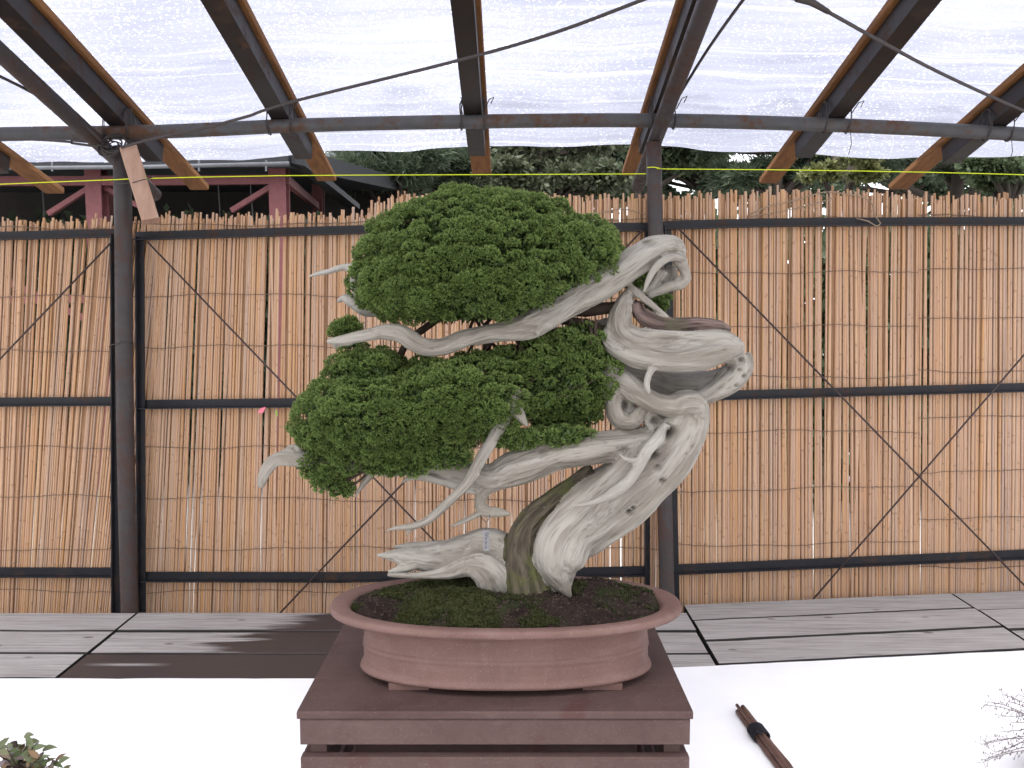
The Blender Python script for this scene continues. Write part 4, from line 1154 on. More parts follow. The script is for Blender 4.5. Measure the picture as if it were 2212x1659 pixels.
# parts: clean borders between neighbouring limbs
best = np.full(nv, -1.0); newg = GID.copy()
for gidx in range(len(GROUPS)):
    ind = (GID == gidx).astype(float)
    for _ in range(24): ind = 0.3 * ind + 0.7 * spread(ind, one)
    up = ind > best; best[up] = ind[up]; newg[up] = gidx
GID = newg
amp = np.minimum(1.0, RAD / 0.016)
DISP = amp * (0.00022 * np.clip(GF, -2.4, 2.0) + 0.00055 * np.clip(GB, -2.6, 1.6) + 0.0010 * np.clip(GV, -2.2, 2.0))
crk = np.exp(-(GB / 0.10) ** 2) * np.clip((GV2 - 0.1) * 1.2, 0, 1)
DISP -= amp * 0.0011 * crk
barky = np.isin(GID, [GROUPS.index("bark"), GROUPS.index("redbark")])
DISP[barky] *= 1.3
VV = VV + NN * DISP[:, None]
# knots and holes
def gouge(x, y, d, rad, depth, sx=1.0):
    global VV
    c = np.array(tp(x, y, d)); dv = VV - c
    q = (dv[:, 0] / sx) ** 2 + dv[:, 2] ** 2 + (dv[:, 1] * 0.5) ** 2
    f = np.exp(-q / (rad * U) ** 2)
    f[NN[:, 1] > 0.35] = 0
    VV[:, 1] += f * depth * 1.7 * U
for gx, gy, gd, gr, gdp, gs in ((1396, 522, -45, 7, 16, 2.0), (1436, 776, -70, 5, 10, 1.5), (1555, 760, -55, 6, 14, 2.2), (1577, 795, -30, 6, 22, 1.3), (1598, 800, -35, 4, 10, 1.2), (1606, 812, -35, 4, 10, 1.2), (1590, 832, -35, 3.5, 8, 1.3), (1602, 778, -30, 5, 12, 1.5),
                            (1440, 935, -40, 11, 34, 1.4), (1418, 912, -30, 8, 18, 1.3), (1352, 878, -25, 8, 26, 0.6), (1408, 982, -50, 7, 16, 1.5), (1422, 1010, -65, 5, 12, 1.2), (1360, 1107, -70, 5, 12, 1.2), (1368, 1098, -70, 3.5, 9, 1), (1372, 1085, -72, 2.5, 7, 1), (1432, 1040, -70, 5, 10, 1.2), (1172, 976, -70, 7, 14, 1.2), (1352, 975, -60, 6, 8, 2.4), (1450, 735, -58, 6, 5, 4)):
    gouge(gx, gy, gd, gr, gdp, gs)

bonsai = empty("bonsai_tree", (tp(1160, 1280, 0).x, TY, SZ + 0.12), "old juniper bonsai with twisted silver deadwood and dense green pads", "bonsai tree")
starts = np.concatenate([[0], np.cumsum(LT)[:-1]])
assert (LT == 4).all()
pg = GID[Q[:, 0]]
PART = {"trunk": ("trunk", M_DEAD, "twisted silver-grey deadwood trunk"), "upper": ("deadwood_branch", M_DEAD, "long bare branch sweeping left under the upper pad"), "snout": ("deadwood_branch", M_DEAD, "hooked snout-like end of the upper branch"),
        "hook": ("deadwood_branch", M_JIN, "small hooked white spur below the big fold"), "lower": ("deadwood_branch", M_DEAD, "lower bare branch reaching far left"), "twig": ("deadwood_branch", M_DEAD, "straight thin bare twig slanting down left"), "stub": ("deadwood_branch", M_DEAD, "short broken stub inside the lower pad"),
        "jin": ("deadwood_branch", M_JIN, "white bare spur across the trunk front"), "root": ("root_flare", M_DEAD, "grey root flare spreading left over the soil"), "bark": ("live_bark", M_BARK, "dark mossy strip of live bark at the base"), "redbark": ("live_bark", M_REDBARK, "red-brown strip of live bark on the upper fold"),
        "lip": ("deadwood_branch", M_DEAD, "thin greenish lip above the red-brown bark"), "leftjin": ("deadwood_branch", M_JIN, "pale bare spurs left of the upper pad")}
# smooth normals of the undivided surface are kept on every piece
fn = np.cross(VV[Q[:, 2]] - VV[Q[:, 0]], VV[Q[:, 3]] - VV[Q[:, 1]])
VN = np.zeros_like(VV)
for k in range(4): np.add.at(VN, Q[:, k], fn)
VN /= np.linalg.norm(VN, axis=1, keepdims=True) + 1e-12
for gid, gname in enumerate(GROUPS):
    sel = Q[pg == gid]
    if len(sel) == 0: continue
    uq, inv = np.unique(sel.ravel(), return_inverse=True)
    me = np_mesh(gname, VV[uq], inv.reshape(-1, 4), 4, {"gf": ('FLOAT', np.clip(0.5 + 0.17 * GF[uq], 0, 1)), "gb": ('FLOAT', np.clip(0.5 + 0.17 * GB[uq], 0, 1)), "gv": ('FLOAT', np.clip(0.5 + 0.17 * GV[uq], 0, 1)), "crack": ('FLOAT', crk[uq])})
    nm, mt, lb = PART[gname]
    o = link(nm, me, mt, bonsai, True)
    me.normals_split_custom_set_from_vertices([tuple(q) for q in VN[uq]])
    o["label"] = lb

# ------------------------------------------------------------------ the bonsai: foliage pads
def pad_lumps(ells, clip, spacing, rng, lump=(13, 20), under=0.35):
    """points on the outside of a union of ellipsoids, kept apart by spacing (picture units)"""
    pts = []; nrm = []
    cell = {}
    for ei, (cx, cy, cd, rx_, ry_, rd_) in enumerate(ells):
        area = 4 * math.pi * ((rx_ * ry_) ** 1.6 / 3 + (rx_ * rd_) ** 1.6 / 3 + (ry_ * rd_) ** 1.6 / 3) ** (1 / 1.6)
        for _ in range(int(area / spacing ** 2 * 9)):
            d = rng.normal(size=3); d /= np.linalg.norm(d)
            wob = 1 + 0.07 * mnoise.noise(Vector((d[0] * 2.2 + ei * 3, d[1] * 2.2, d[2] * 2.2)))
            q = np.array([cx + rx_ * d[0] * wob, cy + ry_ * d[1] * wob, cd + rd_ * d[2] * wob])
            if not clip(q): continue
            if any(((q[0] - e[0]) / e[3]) ** 2 + ((q[1] - e[1]) / e[4]) ** 2 + ((q[2] - e[2]) / e[5]) ** 2 < 0.90 for j, e in enumerate(ells) if j != ei): continue
            nn_ = np.array([d[0] / rx_, d[1] / ry_, d[2] / rd_]); nn_ /= np.linalg.norm(nn_)
            if nn_[1] > 0.55 and rng.random() > under: continue
            key = tuple((q // spacing).astype(int)); ok = True
            for ax in (-1, 0, 1):
                for ay in (-1, 0, 1):
                    for az in (-1, 0, 1):
                        for o_ in cell.get((key[0] + ax, key[1] + ay, key[2] + az), ()):
                            if np.sum((pts[o_] - q) ** 2) < spacing ** 2: ok = False; break
                        if not ok: break
                    if not ok: break
                if not ok: break
            if ok:
                cell.setdefault(key, []).append(len(pts)); pts.append(q); nrm.append(nn_)
    return np.array(pts), np.array(nrm)
def to_world(Pp):
    return np.array([tuple(tp(*q)) for q in Pp])
def foliage(name, lab, ells, clip, spacing, lump, sprigs, rng, blade=(8.5, 2.4), under=0.35, core=0.80):
    P_, N_ = pad_lumps(ells, clip, spacing, rng, lump, under)
    Wc = to_world(P_)
    # outward direction in world space: picture y points down, depth goes away
    Nw = np.stack([N_[:, 0], N_[:, 2], -N_[:, 1]], axis=1)
    cen, dirs, hue, lens = [], [], [], []
    for c, nn_ in zip(Wc, Nw):
        R_ = rng.uniform(*lump) * U
        axis = nn_ * 0.75 + np.array([0, -0.08, 0.55]); axis /= np.linalg.norm(axis)
        c = c - nn_ * R_ * (0.30 + rng.uniform(-0.40, 0.50))
        n = int(sprigs * (R_ / (lump[1] * U)) ** 2)
        d = rng.normal(size=(n * 3, 3)); d /= np.linalg.norm(d, axis=1, keepdims=True)
        keep = (d @ axis > 0.0); d = d[keep][:n]
        flat = rng.uniform(0.70, 0.95)
        rad = R_ * rng.uniform(0.72, 1.08, (len(d), 1))
        cen.append(c + d * rad * np.array([1.2, 1.2, flat]))
        dd = d * 0.75 + axis * 0.55 + np.array([0, 0, 0.35]); dd /= np.linalg.norm(dd, axis=1, keepdims=True)
        dirs.append(dd)
        hue.append(np.clip(rng.uniform(0, 0.75) + rng.normal(0, 0.22, len(d)), 0, 1))
    for (cx, cy, cd, rx_, ry_, rd_) in ells:            # loose sprigs filling in between the cushions
        n = int(rx_ * ry_ / 15)
        d = rng.normal(size=(n, 3)); d /= np.linalg.norm(d, axis=1, keepdims=True)
        q = np.array([cx, cy, cd]) + d * (np.array([rx_, ry_, rd_]) + rng.uniform(-16, 9, (n, 1)))
        ok = np.array([bool(clip(z_)) for z_ in q])
        for e2 in ells:
            if e2[0] == cx and e2[1] == cy: continue
            ok &= (((q - np.array(e2[:3])) / np.array(e2[3:])) ** 2).sum(1) > 0.92
        q, d = q[ok], d[ok]
        if len(q) == 0: continue
        cen.append(to_world(q))
        dd = np.stack([d[:, 0], d[:, 2], -d[:, 1]], axis=1) * 0.8 + np.array([0, -0.1, 0.6]); dirs.append(dd / np.linalg.norm(dd, axis=1, keepdims=True))
        hue.append(np.clip(rng.normal(0.35, 0.25, len(q)), 0, 1))
    cen = np.concatenate(cen); dirs = np.concatenate(dirs); hue = np.concatenate(hue)
    nb = 6
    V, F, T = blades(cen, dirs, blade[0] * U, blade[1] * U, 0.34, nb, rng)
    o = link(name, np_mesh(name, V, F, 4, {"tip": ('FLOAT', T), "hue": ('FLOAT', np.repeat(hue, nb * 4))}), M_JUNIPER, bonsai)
    o["label"] = lab; o["kind"] = "stuff"
    # inner twigs and foliage filling the pad, shade put in as darker colour
    inn, di, hu = [], [], []
    for (cx, cy, cd, rx_, ry_, rd_) in ells:
        n = int(rx_ * ry_ / 4)
        d = rng.normal(size=(n, 3)); d /= np.linalg.norm(d, axis=1, keepdims=True)
        q = np.array([cx, cy, cd]) + d * np.array([rx_, ry_, rd_]) * rng.uniform(0.66, 0.88, (n, 1))
        q = q[[bool(clip(z_)) for z_ in q]]
        inn.append(q)
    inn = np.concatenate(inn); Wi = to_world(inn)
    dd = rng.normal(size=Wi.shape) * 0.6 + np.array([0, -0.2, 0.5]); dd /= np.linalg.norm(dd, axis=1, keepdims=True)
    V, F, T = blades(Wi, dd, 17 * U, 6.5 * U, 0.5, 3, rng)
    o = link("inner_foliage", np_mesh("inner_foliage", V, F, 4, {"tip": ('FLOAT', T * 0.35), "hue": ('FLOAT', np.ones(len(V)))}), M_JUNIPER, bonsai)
    o["kind"] = "stuff"
    return P_
def clip_up(q):
    x, y = q[0], q[1]
    lim = float(np.interp(x, [740, 775, 830, 1100, 1180, 1250, 1330, 1400], [600, 655, 692, 692, 660, 622, 585, 560]))
    return y < lim - 4
UP_ELLS = [(1045, 588, 0, 274, 174, 185), (885, 610, -30, 104, 96, 120), (1230, 545, -5, 105, 78, 115), (960, 640, -60, 150, 60, 110)]
rngf = np.random.default_rng(5)
PU = foliage("upper_pad", "large domed upper pad of fine green juniper foliage", UP_ELLS, clip_up, 27, (9, 25), 250, rngf, (6.2, 1.9))
def clip_lo(q):
    x, y = q[0], q[1]
    lo = float(np.interp(x, [620, 660, 760, 930, 985, 1050, 1120, 1200, 1290, 1360], [985, 1004, 1016, 1006, 972, 935, 925, 955, 930, 860]))
    hi = float(np.interp(x, [640, 690, 720, 850, 950, 1080, 1180, 1260, 1360], [850, 790, 752, 752, 778, 760, 722, 700, 730]))
    return hi + 4 < y < lo - 3
LO_ELLS = [(815, 908, -30, 174, 102, 140), (985, 866, -30, 160, 94, 140), (1200, 815, 25, 142, 100, 100), (795, 820, -10, 86, 66, 100), (1215, 880, 40, 90, 52, 70), (1240, 745, 20, 80, 50, 76), (1085, 800, 15, 105, 46, 90)]
PL = foliage("lower_pad", "broad lower pad of darker green juniper foliage", LO_ELLS, clip_lo, 26.5, (9, 24), 225, rngf, (6.2, 1.9))
foliage("hanging_tuft", "loose green tuft hanging at the lower left", [(705, 1024, -30, 34, 34, 34), (680, 1000, -30, 30, 26, 30), (738, 1056, -30, 22, 16, 20)], lambda q: True, 20, (9, 13), 42, rngf, (9.5, 2.2), 1.0)
foliage("side_tuft", "small green tuft at the left between the pads", [(748, 712, 0, 30, 18, 28)], lambda q: True, 18, (9, 13), 50, rngf, (8, 2.2), 1.0)
foliage("side_tuft", "small green tuft behind the snout at the right", [(1418, 652, 30, 22, 22, 20), (1378, 606, 14, 26, 20, 18)], lambda q: True, 18, (8, 12), 44, rngf, (8, 2.2), 1.0)
foliage("side_tuft", "ragged green fringe below the lower pad", [(1110, 948, -50, 60, 16, 40), (1210, 945, -30, 70, 16, 40), (960, 985, -70, 60, 22, 30), (850, 1008, -66, 70, 16, 26)], lambda q: True, 20, (7, 11), 30, rngf, (10, 2.2), 1.0)

# dark living branches inside and between the pads
br = MB()
def limb(pts, n=7):
    smp = catmull(pts, 12)
    br.tube([tp(q[0], q[1], q[2]) for q in smp], [q[3] * U for q in smp], n, 0.08)
limb([(1348, 660, 10, 12), (1290, 668, 20, 14), (1220, 672, 20, 14), (1120, 676, 10, 13), (1000, 668, 0, 11), (900, 655, 0, 9), (820, 640, 0, 7)])
limb([(1318, 720, 20, 12), (1280, 706, 10, 12), (1240, 694, 10, 10), (1200, 690, 0, 10)])
limb([(1200, 800, 40, 16), (1100, 815, 20, 14), (980, 840, 0, 12), (880, 870, -20, 10), (780, 910, -30, 7), (690, 960, -30, 5)])
limb([(1190, 690, 0, 9), (1160, 730, -10, 10), (1150, 770, -10, 9), (1120, 810, 10, 9)])
limb([(1120, 676, 0, 8), (1060, 720, 0, 9), (1050, 760, 0, 9), (1020, 810, 0, 8)])
limb([(980, 668, 0, 8), (930, 700, 10, 8), (880, 740, 10, 8), (850, 800, 0, 7)])
rb = random.Random(4)
for q in list(PU[::9]):
    if q[1] > 560:
        limb([(q[0] * 0.65 + 1060 * 0.35, 668, q[2] * 0.4, 5), (q[0] * 0.85 + 1060 * 0.15, (q[1] + 668) / 2 + 8, q[2] * 0.75, 3.5), (q[0], q[1], q[2], 1.5)], 5)
for q in list(PL[::7]):
    limb([(q[0] * 0.7 + 1000 * 0.3, 845, q[2] * 0.4, 5), (q[0] * 0.87 + 1000 * 0.13, (q[1] + 845) / 2 + 6, q[2] * 0.75, 3.5), (q[0], q[1], q[2], 1.5)], 5)
for k in range(16):
    x = rb.uniform(1010, 1290)
    limb([(x, 690, rb.uniform(-50, 20), 3.5), (x + rb.uniform(-20, 20), 715, rb.uniform(-50, 20), 4), (x + rb.uniform(-35, 35), 765, rb.uniform(-50, 20), 3)], 5)
limb([(860, 985, -50, 4), (800, 1010, -50, 4), (745, 1040, -40, 3.5), (705, 1045, -32, 2.5), (685, 1025, -30, 1.5)], 5)
limb([(800, 1010, -50, 3), (780, 1035, -48, 2.5), (745, 1060, -34, 1.5)], 5)
bo = br.build("live_branches", M_DEEPBARK, bonsai, True); bo["label"] = "dark living branches half hidden between the pads"; bo["kind"] = "stuff"

# name tag on the tree
nt = empty("name_tag", tp(1050, 1190, -70), "small grey name tag hanging by a wire from the lower branch", "tag")
MB().bar(tp(1050, 1145.5, -72), tp(1050.5, 1190, -72), 12.6 * U, 1.2 * U, up=(0, -1, 0), bev=0.0002).build("plate", M_TAG, nt)
MB().tube([tp(1038, 1113, -58), tp(1043, 1121, -66), tp(1050, 1128, -72), tp(1050, 1147, -73)], 0.0006, 5).build("wire", M_WIRE, nt)
MB().tube([tp(1058, 1111, -58), tp(1056, 1121, -66), tp(1050, 1128, -72), tp(1048, 1125, -71)], 0.0006, 5).build("wire", M_WIRE, nt)
ink = MB()
def glyph(cx, cy, w, h, strokes):
    for (ax, ay, bx, by) in strokes:
        ink.bar(tp(cx + ax * w, cy + ay * h, -73.0), tp(cx + bx * w, cy + by * h, -73.0), 0.55 * U, 0.25 * U, up=(0, -1, 0))
G1 = [(-.45, -.35, .45, -.35), (0, -.5, 0, .5), (-.4, .1, .4, .1), (0, .05, -.45, .5), (0, .05, .45, .5)]
G2 = [(-.4, -.45, -.4, .45), (-.4, -.45, .4, -.45), (.4, -.45, .4, .45), (-.4, 0, .4, 0), (-.4, .45, .4, .45)]
G3 = [(-.45, -.2, .45, -.2), (-.2, -.5, -.2, .1), (.2, -.5, .2, .1), (-.45, .2, .45, .2), (0, .1, 0, .5)]
for i, gl in enumerate((G1, G3, G2, G1)):
    glyph(1049.6, 1154.5 + i * 9.0, 4.0, 6.0, gl)
for i, gl in enumerate((G2, G3)):
    glyph(1053.8, 1151.5 + i * 6.5, 2.4, 3.8, gl)
ink.build("lettering", M_INK, nt)

# ------------------------------------------------------------------ stick bundle on the right table
sb = empty("stick_bundle", on_z(1655, 1590, TZ), "bundle of dark brown sticks tied with black cord on the white table", "stick bundle")
def stick(p0, p1, r0, z0, seed):
    rr = random.Random(seed)
    a, b = on_z(*p0, TZ + z0), on_z(*p1, TZ + z0)
    n = 12; pts = []; rs = []
    for k in range(n + 1):
        t = k / n
        pts.append(a.lerp(b, t) + Vector((rr.uniform(-.0006, .0006), rr.uniform(-.0006, .0006), 0))); rs.append(r0 * (1 + 0.1 * rr.uniform(-1, 1)) * (1.22 if k in (rr.randint(2, 5), rr.randint(6, 10)) else 1))
    return MB().tube(pts, rs, 9).build("stick", M_STICK, sb, True)
stick((1594, 1537), (1712, 1700), 0.0058, 0.0075, 1)
stick((1604, 1527), (1738, 1700), 0.0062, 0.0078, 2)
stick((1592, 1523), (1722, 1695), 0.0042, 0.0180, 3)
stick((1605, 1529), (1729, 1698), 0.0052, 0.0195, 4)
tc = MB()
for q in range(6):
    c0 = on_z(1632 + q * 2.6, 1577 + q * 3.4, TZ + 0.0128)
    dirv = (on_z(1712, 1690, TZ) - on_z(1600, 1530, TZ)).normalized(); sidev = Vector((dirv.y, -dirv.x, 0))
    tc.tube([c0 + sidev * 0.0185 * math.cos(u) + Vector((0, 0, 0.0150 * math.sin(u) + 0.0022)) for u in np.linspace(0, 2 * math.pi, 19)], 0.0024, 6)
c0 = on_z(1640, 1580, TZ + 0.032)
tc.tube([c0 + Vector((0.007 * math.cos(u), 0.006 * math.sin(u), 0.002 * math.sin(2 * u))) for u in np.linspace(0, 5.5, 12)], 0.003, 6)
tc.build("cord_tie", M_BLACKTIE, sb, True)

# ------------------------------------------------------------------ small shrub at the bottom left
def m_shrubleaf():
    t = NT("shrub_leaf"); r = t.attr("hue", 'Fac')
    c = t.ramp(r, [(0, (0.06, 0.085, 0.03)), (0.45, (0.10, 0.115, 0.06)), (0.75, (0.16, 0.095, 0.05)), (1, (0.12, 0.10, 0.11))])
    t.bsdf(c, 0.42)
    return t.m
M_SHRUB = m_shrubleaf()
SY = 1.42
sc0 = at(40, 1700, SY)
shrub = empty("potted_shrub", (sc0.x, SY, TZ), "small leafy shrub poking up at the bottom left corner", "shrub")
pm = MB(); prof2 = [(0.05, 0.004), (0.075, 0.004), (0.085, 0.02), (0.092, 0.055), (0.098, 0.062), (0.098, 0.068), (0.086, 0.068), (0.08, 0.05)]
pm.quad_tube([[Vector((sc0.x + a * math.cos(u), SY + a * math.sin(u), TZ + z)) for u in np.linspace(0, 2 * math.pi, 28, endpoint=False)] for a, z in prof2])
pm.build("pot", M_POT, shrub, True)
rs_ = random.Random(21)
stm = MB(); lv_v, lv_f, lv_h = [], [], []
def leaf(base, d, L, w, droop, h):
    d = Vector(d).normalized(); side = d.cross(Vector((rs_.uniform(-.4, .4), rs_.uniform(-1, -.4), rs_.uniform(0.2, 1)))).normalized(); up = side.cross(d)
    b0 = len(lv_v); n = 6
    for k in range(n + 1):
        t = k / n
        c = Vector(base) + d * L * t - Vector((0, 0, 1)) * droop * L * t * t
        ww = w * math.sin(math.pi * min(1, 0.08 + 0.92 * t) ** 0.8) * (1 if t < 0.999 else 0.05)
        for s_, fold in ((-1, 0.25), (0, 0), (1, 0.25)):
            lv_v.append(tuple(c + side * s_ * ww + up * fold * ww)); lv_h.append(h)
    for k in range(n):
        for j in (0, 1):
            q = b0 + k * 3 + j
            lv_f.append((q, q + 1, q + 4, q + 3))
mound = Vector((sc0.x, SY, TZ + 0.065))
stm.tube([mound, mound + Vector((0.004, 0, 0.06)), mound + Vector((-0.006, 0, 0.13))], [0.012, 0.009, 0.007], 8)
TIPS = [(15, 1600), (30, 1612), (52, 1592), (62, 1590), (70, 1600), (95, 1612), (108, 1625), (100, 1640), (120, 1632), (140, 1652), (40, 1625), (-10, 1600), (-30, 1612), (10, 1640), (60, 1640), (85, 1655), (25, 1660), (110, 1668), (-20, 1650), (130, 1690), (60, 1690), (0, 1690)]
for i, (x, y) in enumerate(TIPS):
    tip = at(x, y + 14, SY + rs_.uniform(-0.05, 0.05))
    mid = mound.lerp(tip, 0.55) + Vector((rs_.uniform(-.015, .015), 0, 0.02))
    stm.tube([mound + Vector((0, 0, 0.10)), mid, tip], [0.003, 0.002, 0.0012], 5)
    for k in range(8):
        t = rs_.uniform(0.45, 1.0)
        bp_ = mid.lerp(tip, (t - 0.45) / 0.55)
        ang = rs_.uniform(0, 2 * math.pi)
        d = Vector((math.cos(ang) * 0.9, math.sin(ang) * 0.6, rs_.uniform(0.2, 1.1)))
        leaf(bp_, d, rs_.uniform(0.018, 0.032), rs_.uniform(0.0035, 0.006), rs_.uniform(0.1, 0.5), rs_.random())
for (x, y, dx, dz, L) in ((92, 1622, 0.9, 0.75, 0.040), (128, 1648, 0.75, 0.9, 0.036), (52, 1593, 0.8, 0.7, 0.028), (66, 1604, 0.8, 0.6, 0.024), (8, 1606, 0.5, 0.9, 0.022)):
    leaf(at(x, y, SY), (dx, -0.1, dz), L, 0.0055, 0.45, rs_.uniform(0.3, 0.6))
stm.build("stems", M_DEEPBARK, shrub, True)
me = bpy.data.meshes.new("leaves"); me.from_pydata(lv_v, [], lv_f); me.update()
aa = me.attributes.new("hue", 'FLOAT', 'POINT'); aa.data.foreach_set("value", lv_h)
lo_ = link("leaves", me, M_SHRUB, shrub, True); lo_["kind"] = "stuff"

# ------------------------------------------------------------------ wispy grass at the bottom right
GY = 1.60
gc = at(2330, 1790, GY)
grass = empty("grass_pot", (gc.x, GY, TZ), "wispy dry grass stems reaching in at the bottom right corner", "grass")
gp = MB(); gp.quad_tube([[Vector((gc.x + a * math.cos(u), GY + a * math.sin(u), TZ + z)) for u in np.linspace(0, 2 * math.pi, 28, endpoint=False)] for a, z in prof2])
gp.build("pot", M_POT, grass, True)
gs = MB(); rg = random.Random(9)
gbase = Vector((gc.x, GY, TZ + 0.06))
def seed(q, r):
    b0 = len(gs.v)
    for d in ((1, 0, 0), (-1, 0, 0), (0, 1, 0), (0, -1, 0), (0, 0, 1.8), (0, 0, -1.8)): gs.v.append(tuple(q + Vector(d) * r))
    for f in ((0, 2, 4), (2, 1, 4), (1, 3, 4), (3, 0, 4), (2, 0, 5), (1, 2, 5), (3, 1, 5), (0, 3, 5)): gs.f.append(tuple(b0 + i for i in f))
for (x, y) in ((2128, 1522), (2136, 1516), (2178, 1516), (2200, 1500), (2160, 1545), (2120, 1608), (2128, 1604), (2124, 1646), (2130, 1640), (2170, 1580), (2186, 1560), (2150, 1625), (2205, 1535), (2190, 1610), (2165, 1500)):
    tip = at(x, y, GY + rg.uniform(-.05, .05)); mid = gbase.lerp(tip, 0.5) + Vector((0, 0, rg.uniform(0.015, 0.045)))
    pts = [Vector(q) for q in catmull([tuple(gbase), tuple(mid), tuple(gbase.lerp(tip, 0.8) + Vector((0, 0, 0.015))), tuple(tip)], 0.012)]
    gs.tube(pts, [0.0014 * (1 - 0.6 * k / len(pts)) for k in range(len(pts))], 4)
    for k in range(int(len(pts) * 0.55), len(pts)):
        for _ in range(2):
            d = Vector((rg.uniform(-1, .3), rg.uniform(-.5, .5), rg.uniform(-.9, .9))) * 0.014
            gs.tube([pts[k], pts[k] + d], 0.00045, 3)
            seed(pts[k] + d, rg.uniform(0.001, 0.0018))
gso = gs.build("stems", M_STRAW, grass); gso["kind"] = "stuff"

# ------------------------------------------------------------------ steel shed behind the fence, left
SHY = 6.0
sh0 = at(400, 900, SHY)
shed = empty("steel_shed", (sh0.x, SHY + 1, 0), "open shed of red-oxide painted steel with a dark roof behind the fence", "shed")
def vcol(x, w, Y, ytop, nm="column"):
    a = at(x, ytop, Y); b = Vector((a.x, Y, 0.0))
    h = w * 1.0
    prof_ = [(-h / 2, -w / 2), (h / 2, -w / 2), (h / 2, -w / 2 + .012), (0.005, -w / 2 + .012), (0.005, w / 2 - .012), (h / 2, w / 2 - .012), (h / 2, w / 2), (-h / 2, w / 2), (-h / 2, w / 2 - .012), (-0.005, w / 2 - .012), (-0.005, -w / 2 + .012), (-h / 2, -w / 2 + .012)]
    MB().prism(b, a, prof_, up=(0, 1, 0)).build(nm, M_PINK, shed)
vcol(207, 0.115, SHY, 356); vcol(602, 0.120, SHY, 350); vcol(246, 0.10, SHY + 1.6, 372); vcol(687, 0.10, SHY + 2.2, 400); vcol(-140, 0.115, SHY, 356)
def beam(x0, y0, x1, y1, Y0, Y1, h, w, nm="beam", mt=M_PINK): MB().bar(at(x0, y0, Y0), at(x1, y1, Y1), w, h).build(nm, mt, shed)
beam(-160, 392, 224, 391, SHY - 0.03, SHY - 0.03, 0.065, 0.05); beam(224, 391, 584, 388, SHY - 0.03, SHY - 0.03, 0.065, 0.05)
beam(584, 404, 500, 455, SHY - 0.02, SHY - 0.02, 0.035, 0.035, "brace"); beam(190, 408, 105, 462, SHY - 0.02, SHY - 0.02, 0.035, 0.035, "brace")
beam(225, 404, 300, 445, SHY + .02, SHY + .02, 0.035, 0.035, "brace")
beam(617, 388, 684, 445, SHY, SHY + 2.1, 0.06, 0.05, "brace")
beam(0, 600, 190, 690, SHY + 0.05, SHY + 0.05, 0.05, 0.04, "brace"); beam(20, 648, 235, 645, SHY + 0.03, SHY + 0.03, 0.06, 0.05)
# roof slab, fascia, gutter
def slab(q, th, nm, mt):
    m = MB(); m.v = [tuple(v) for v in q] + [tuple(Vector(v) + Vector((0, 0, th))) for v in q]
    m.f = [(3, 2, 1, 0), (4, 5, 6, 7), (0, 1, 5, 4), (1, 2, 6, 5), (2, 3, 7, 6), (3, 0, 4, 7)]
    return m.build(nm, mt, shed)
ra, rb_ = at(-1500, 366, SHY - 0.25), at(622, 360, SHY - 0.25)
slab([ra, rb_, rb_ + Vector((0.25, 4.6, 0.5)), ra + Vector((0, 4.6, 0.5))], 0.15, "roof", M_DARKROOF)
rc = at(628, 352, SHY - 0.2); rd = at(752, 452, SHY + 2.4)
slab([rc, rc + Vector((0.10, 0, -0.02)), rd + Vector((0.12, 0, 0)), rd], 0.05, "verge", M_DARKROOF)
gt = MB().tube([at(-200, 365, SHY - 0.33), at(300, 361, SHY - 0.33), at(624, 353, SHY - 0.33)], 0.014, 10).build("gutter_pipe", M_GALV, shed, True)
for x in (113, 266, 430, 575):
    MB().bar(at(x, 346, SHY - 0.33), at(x, 370, SHY - 0.33), 0.012, 0.012, up=(0, 1, 0)).build("gutter_bracket", M_GALV, shed)
slab([Vector((ra.x, SHY + 4.2, 0.0)), Vector((rb_.x + 0.2, SHY + 4.2, 0.0)), Vector((rb_.x + 0.2, SHY + 4.3, 0.0)), Vector((ra.x, SHY + 4.3, 0.0))], 3.2, "back_wall", M_DARKWALL)
slab([Vector((rb_.x + 0.75, SHY + 2.3, 0.0)), Vector((rb_.x + 0.85, SHY + 2.3, 0.0)), Vector((rb_.x + 0.35, SHY + 4.3, 0.0)), Vector((rb_.x + 0.25, SHY + 4.3, 0.0))], 2.4, "side_wall", M_DARKWALL)
for x in (90, 330, 470, 540):
    MB().tube([at(x, 380, SHY + 1.0), at(x + 6, 470, SHY + 1.0)], 0.006, 6).build("hanging_rod", M_GALV, shed)

# pale concrete block between shed and trees
cw = empty("concrete_building", (at(760, 900, 11.5).x, 11.5, 0), "grey concrete wall showing between the shed and the trees", "building")
c0, c1 = at(690, 330, 11.5), at(822, 452, 11.5)
m = MB(); m.box((c0.x, 11.5, 0), (c1.x, 13.0, c0.z)); m.build("wall", M_CONCRETE, cw)
for y in (385, 442):
    q0, q1 = at(690, y, 11.47), at(822, y, 11.47)
    MB().bar(q0, q1, 0.05, 0.05).build("ledge", M_DARKROOF, cw)
MB().bar(at(752, 386, 11.47), at(752, 440, 11.47), 0.035, 0.04, up=(0, 1, 0)).build("mullion", M_DARKROOF, cw)

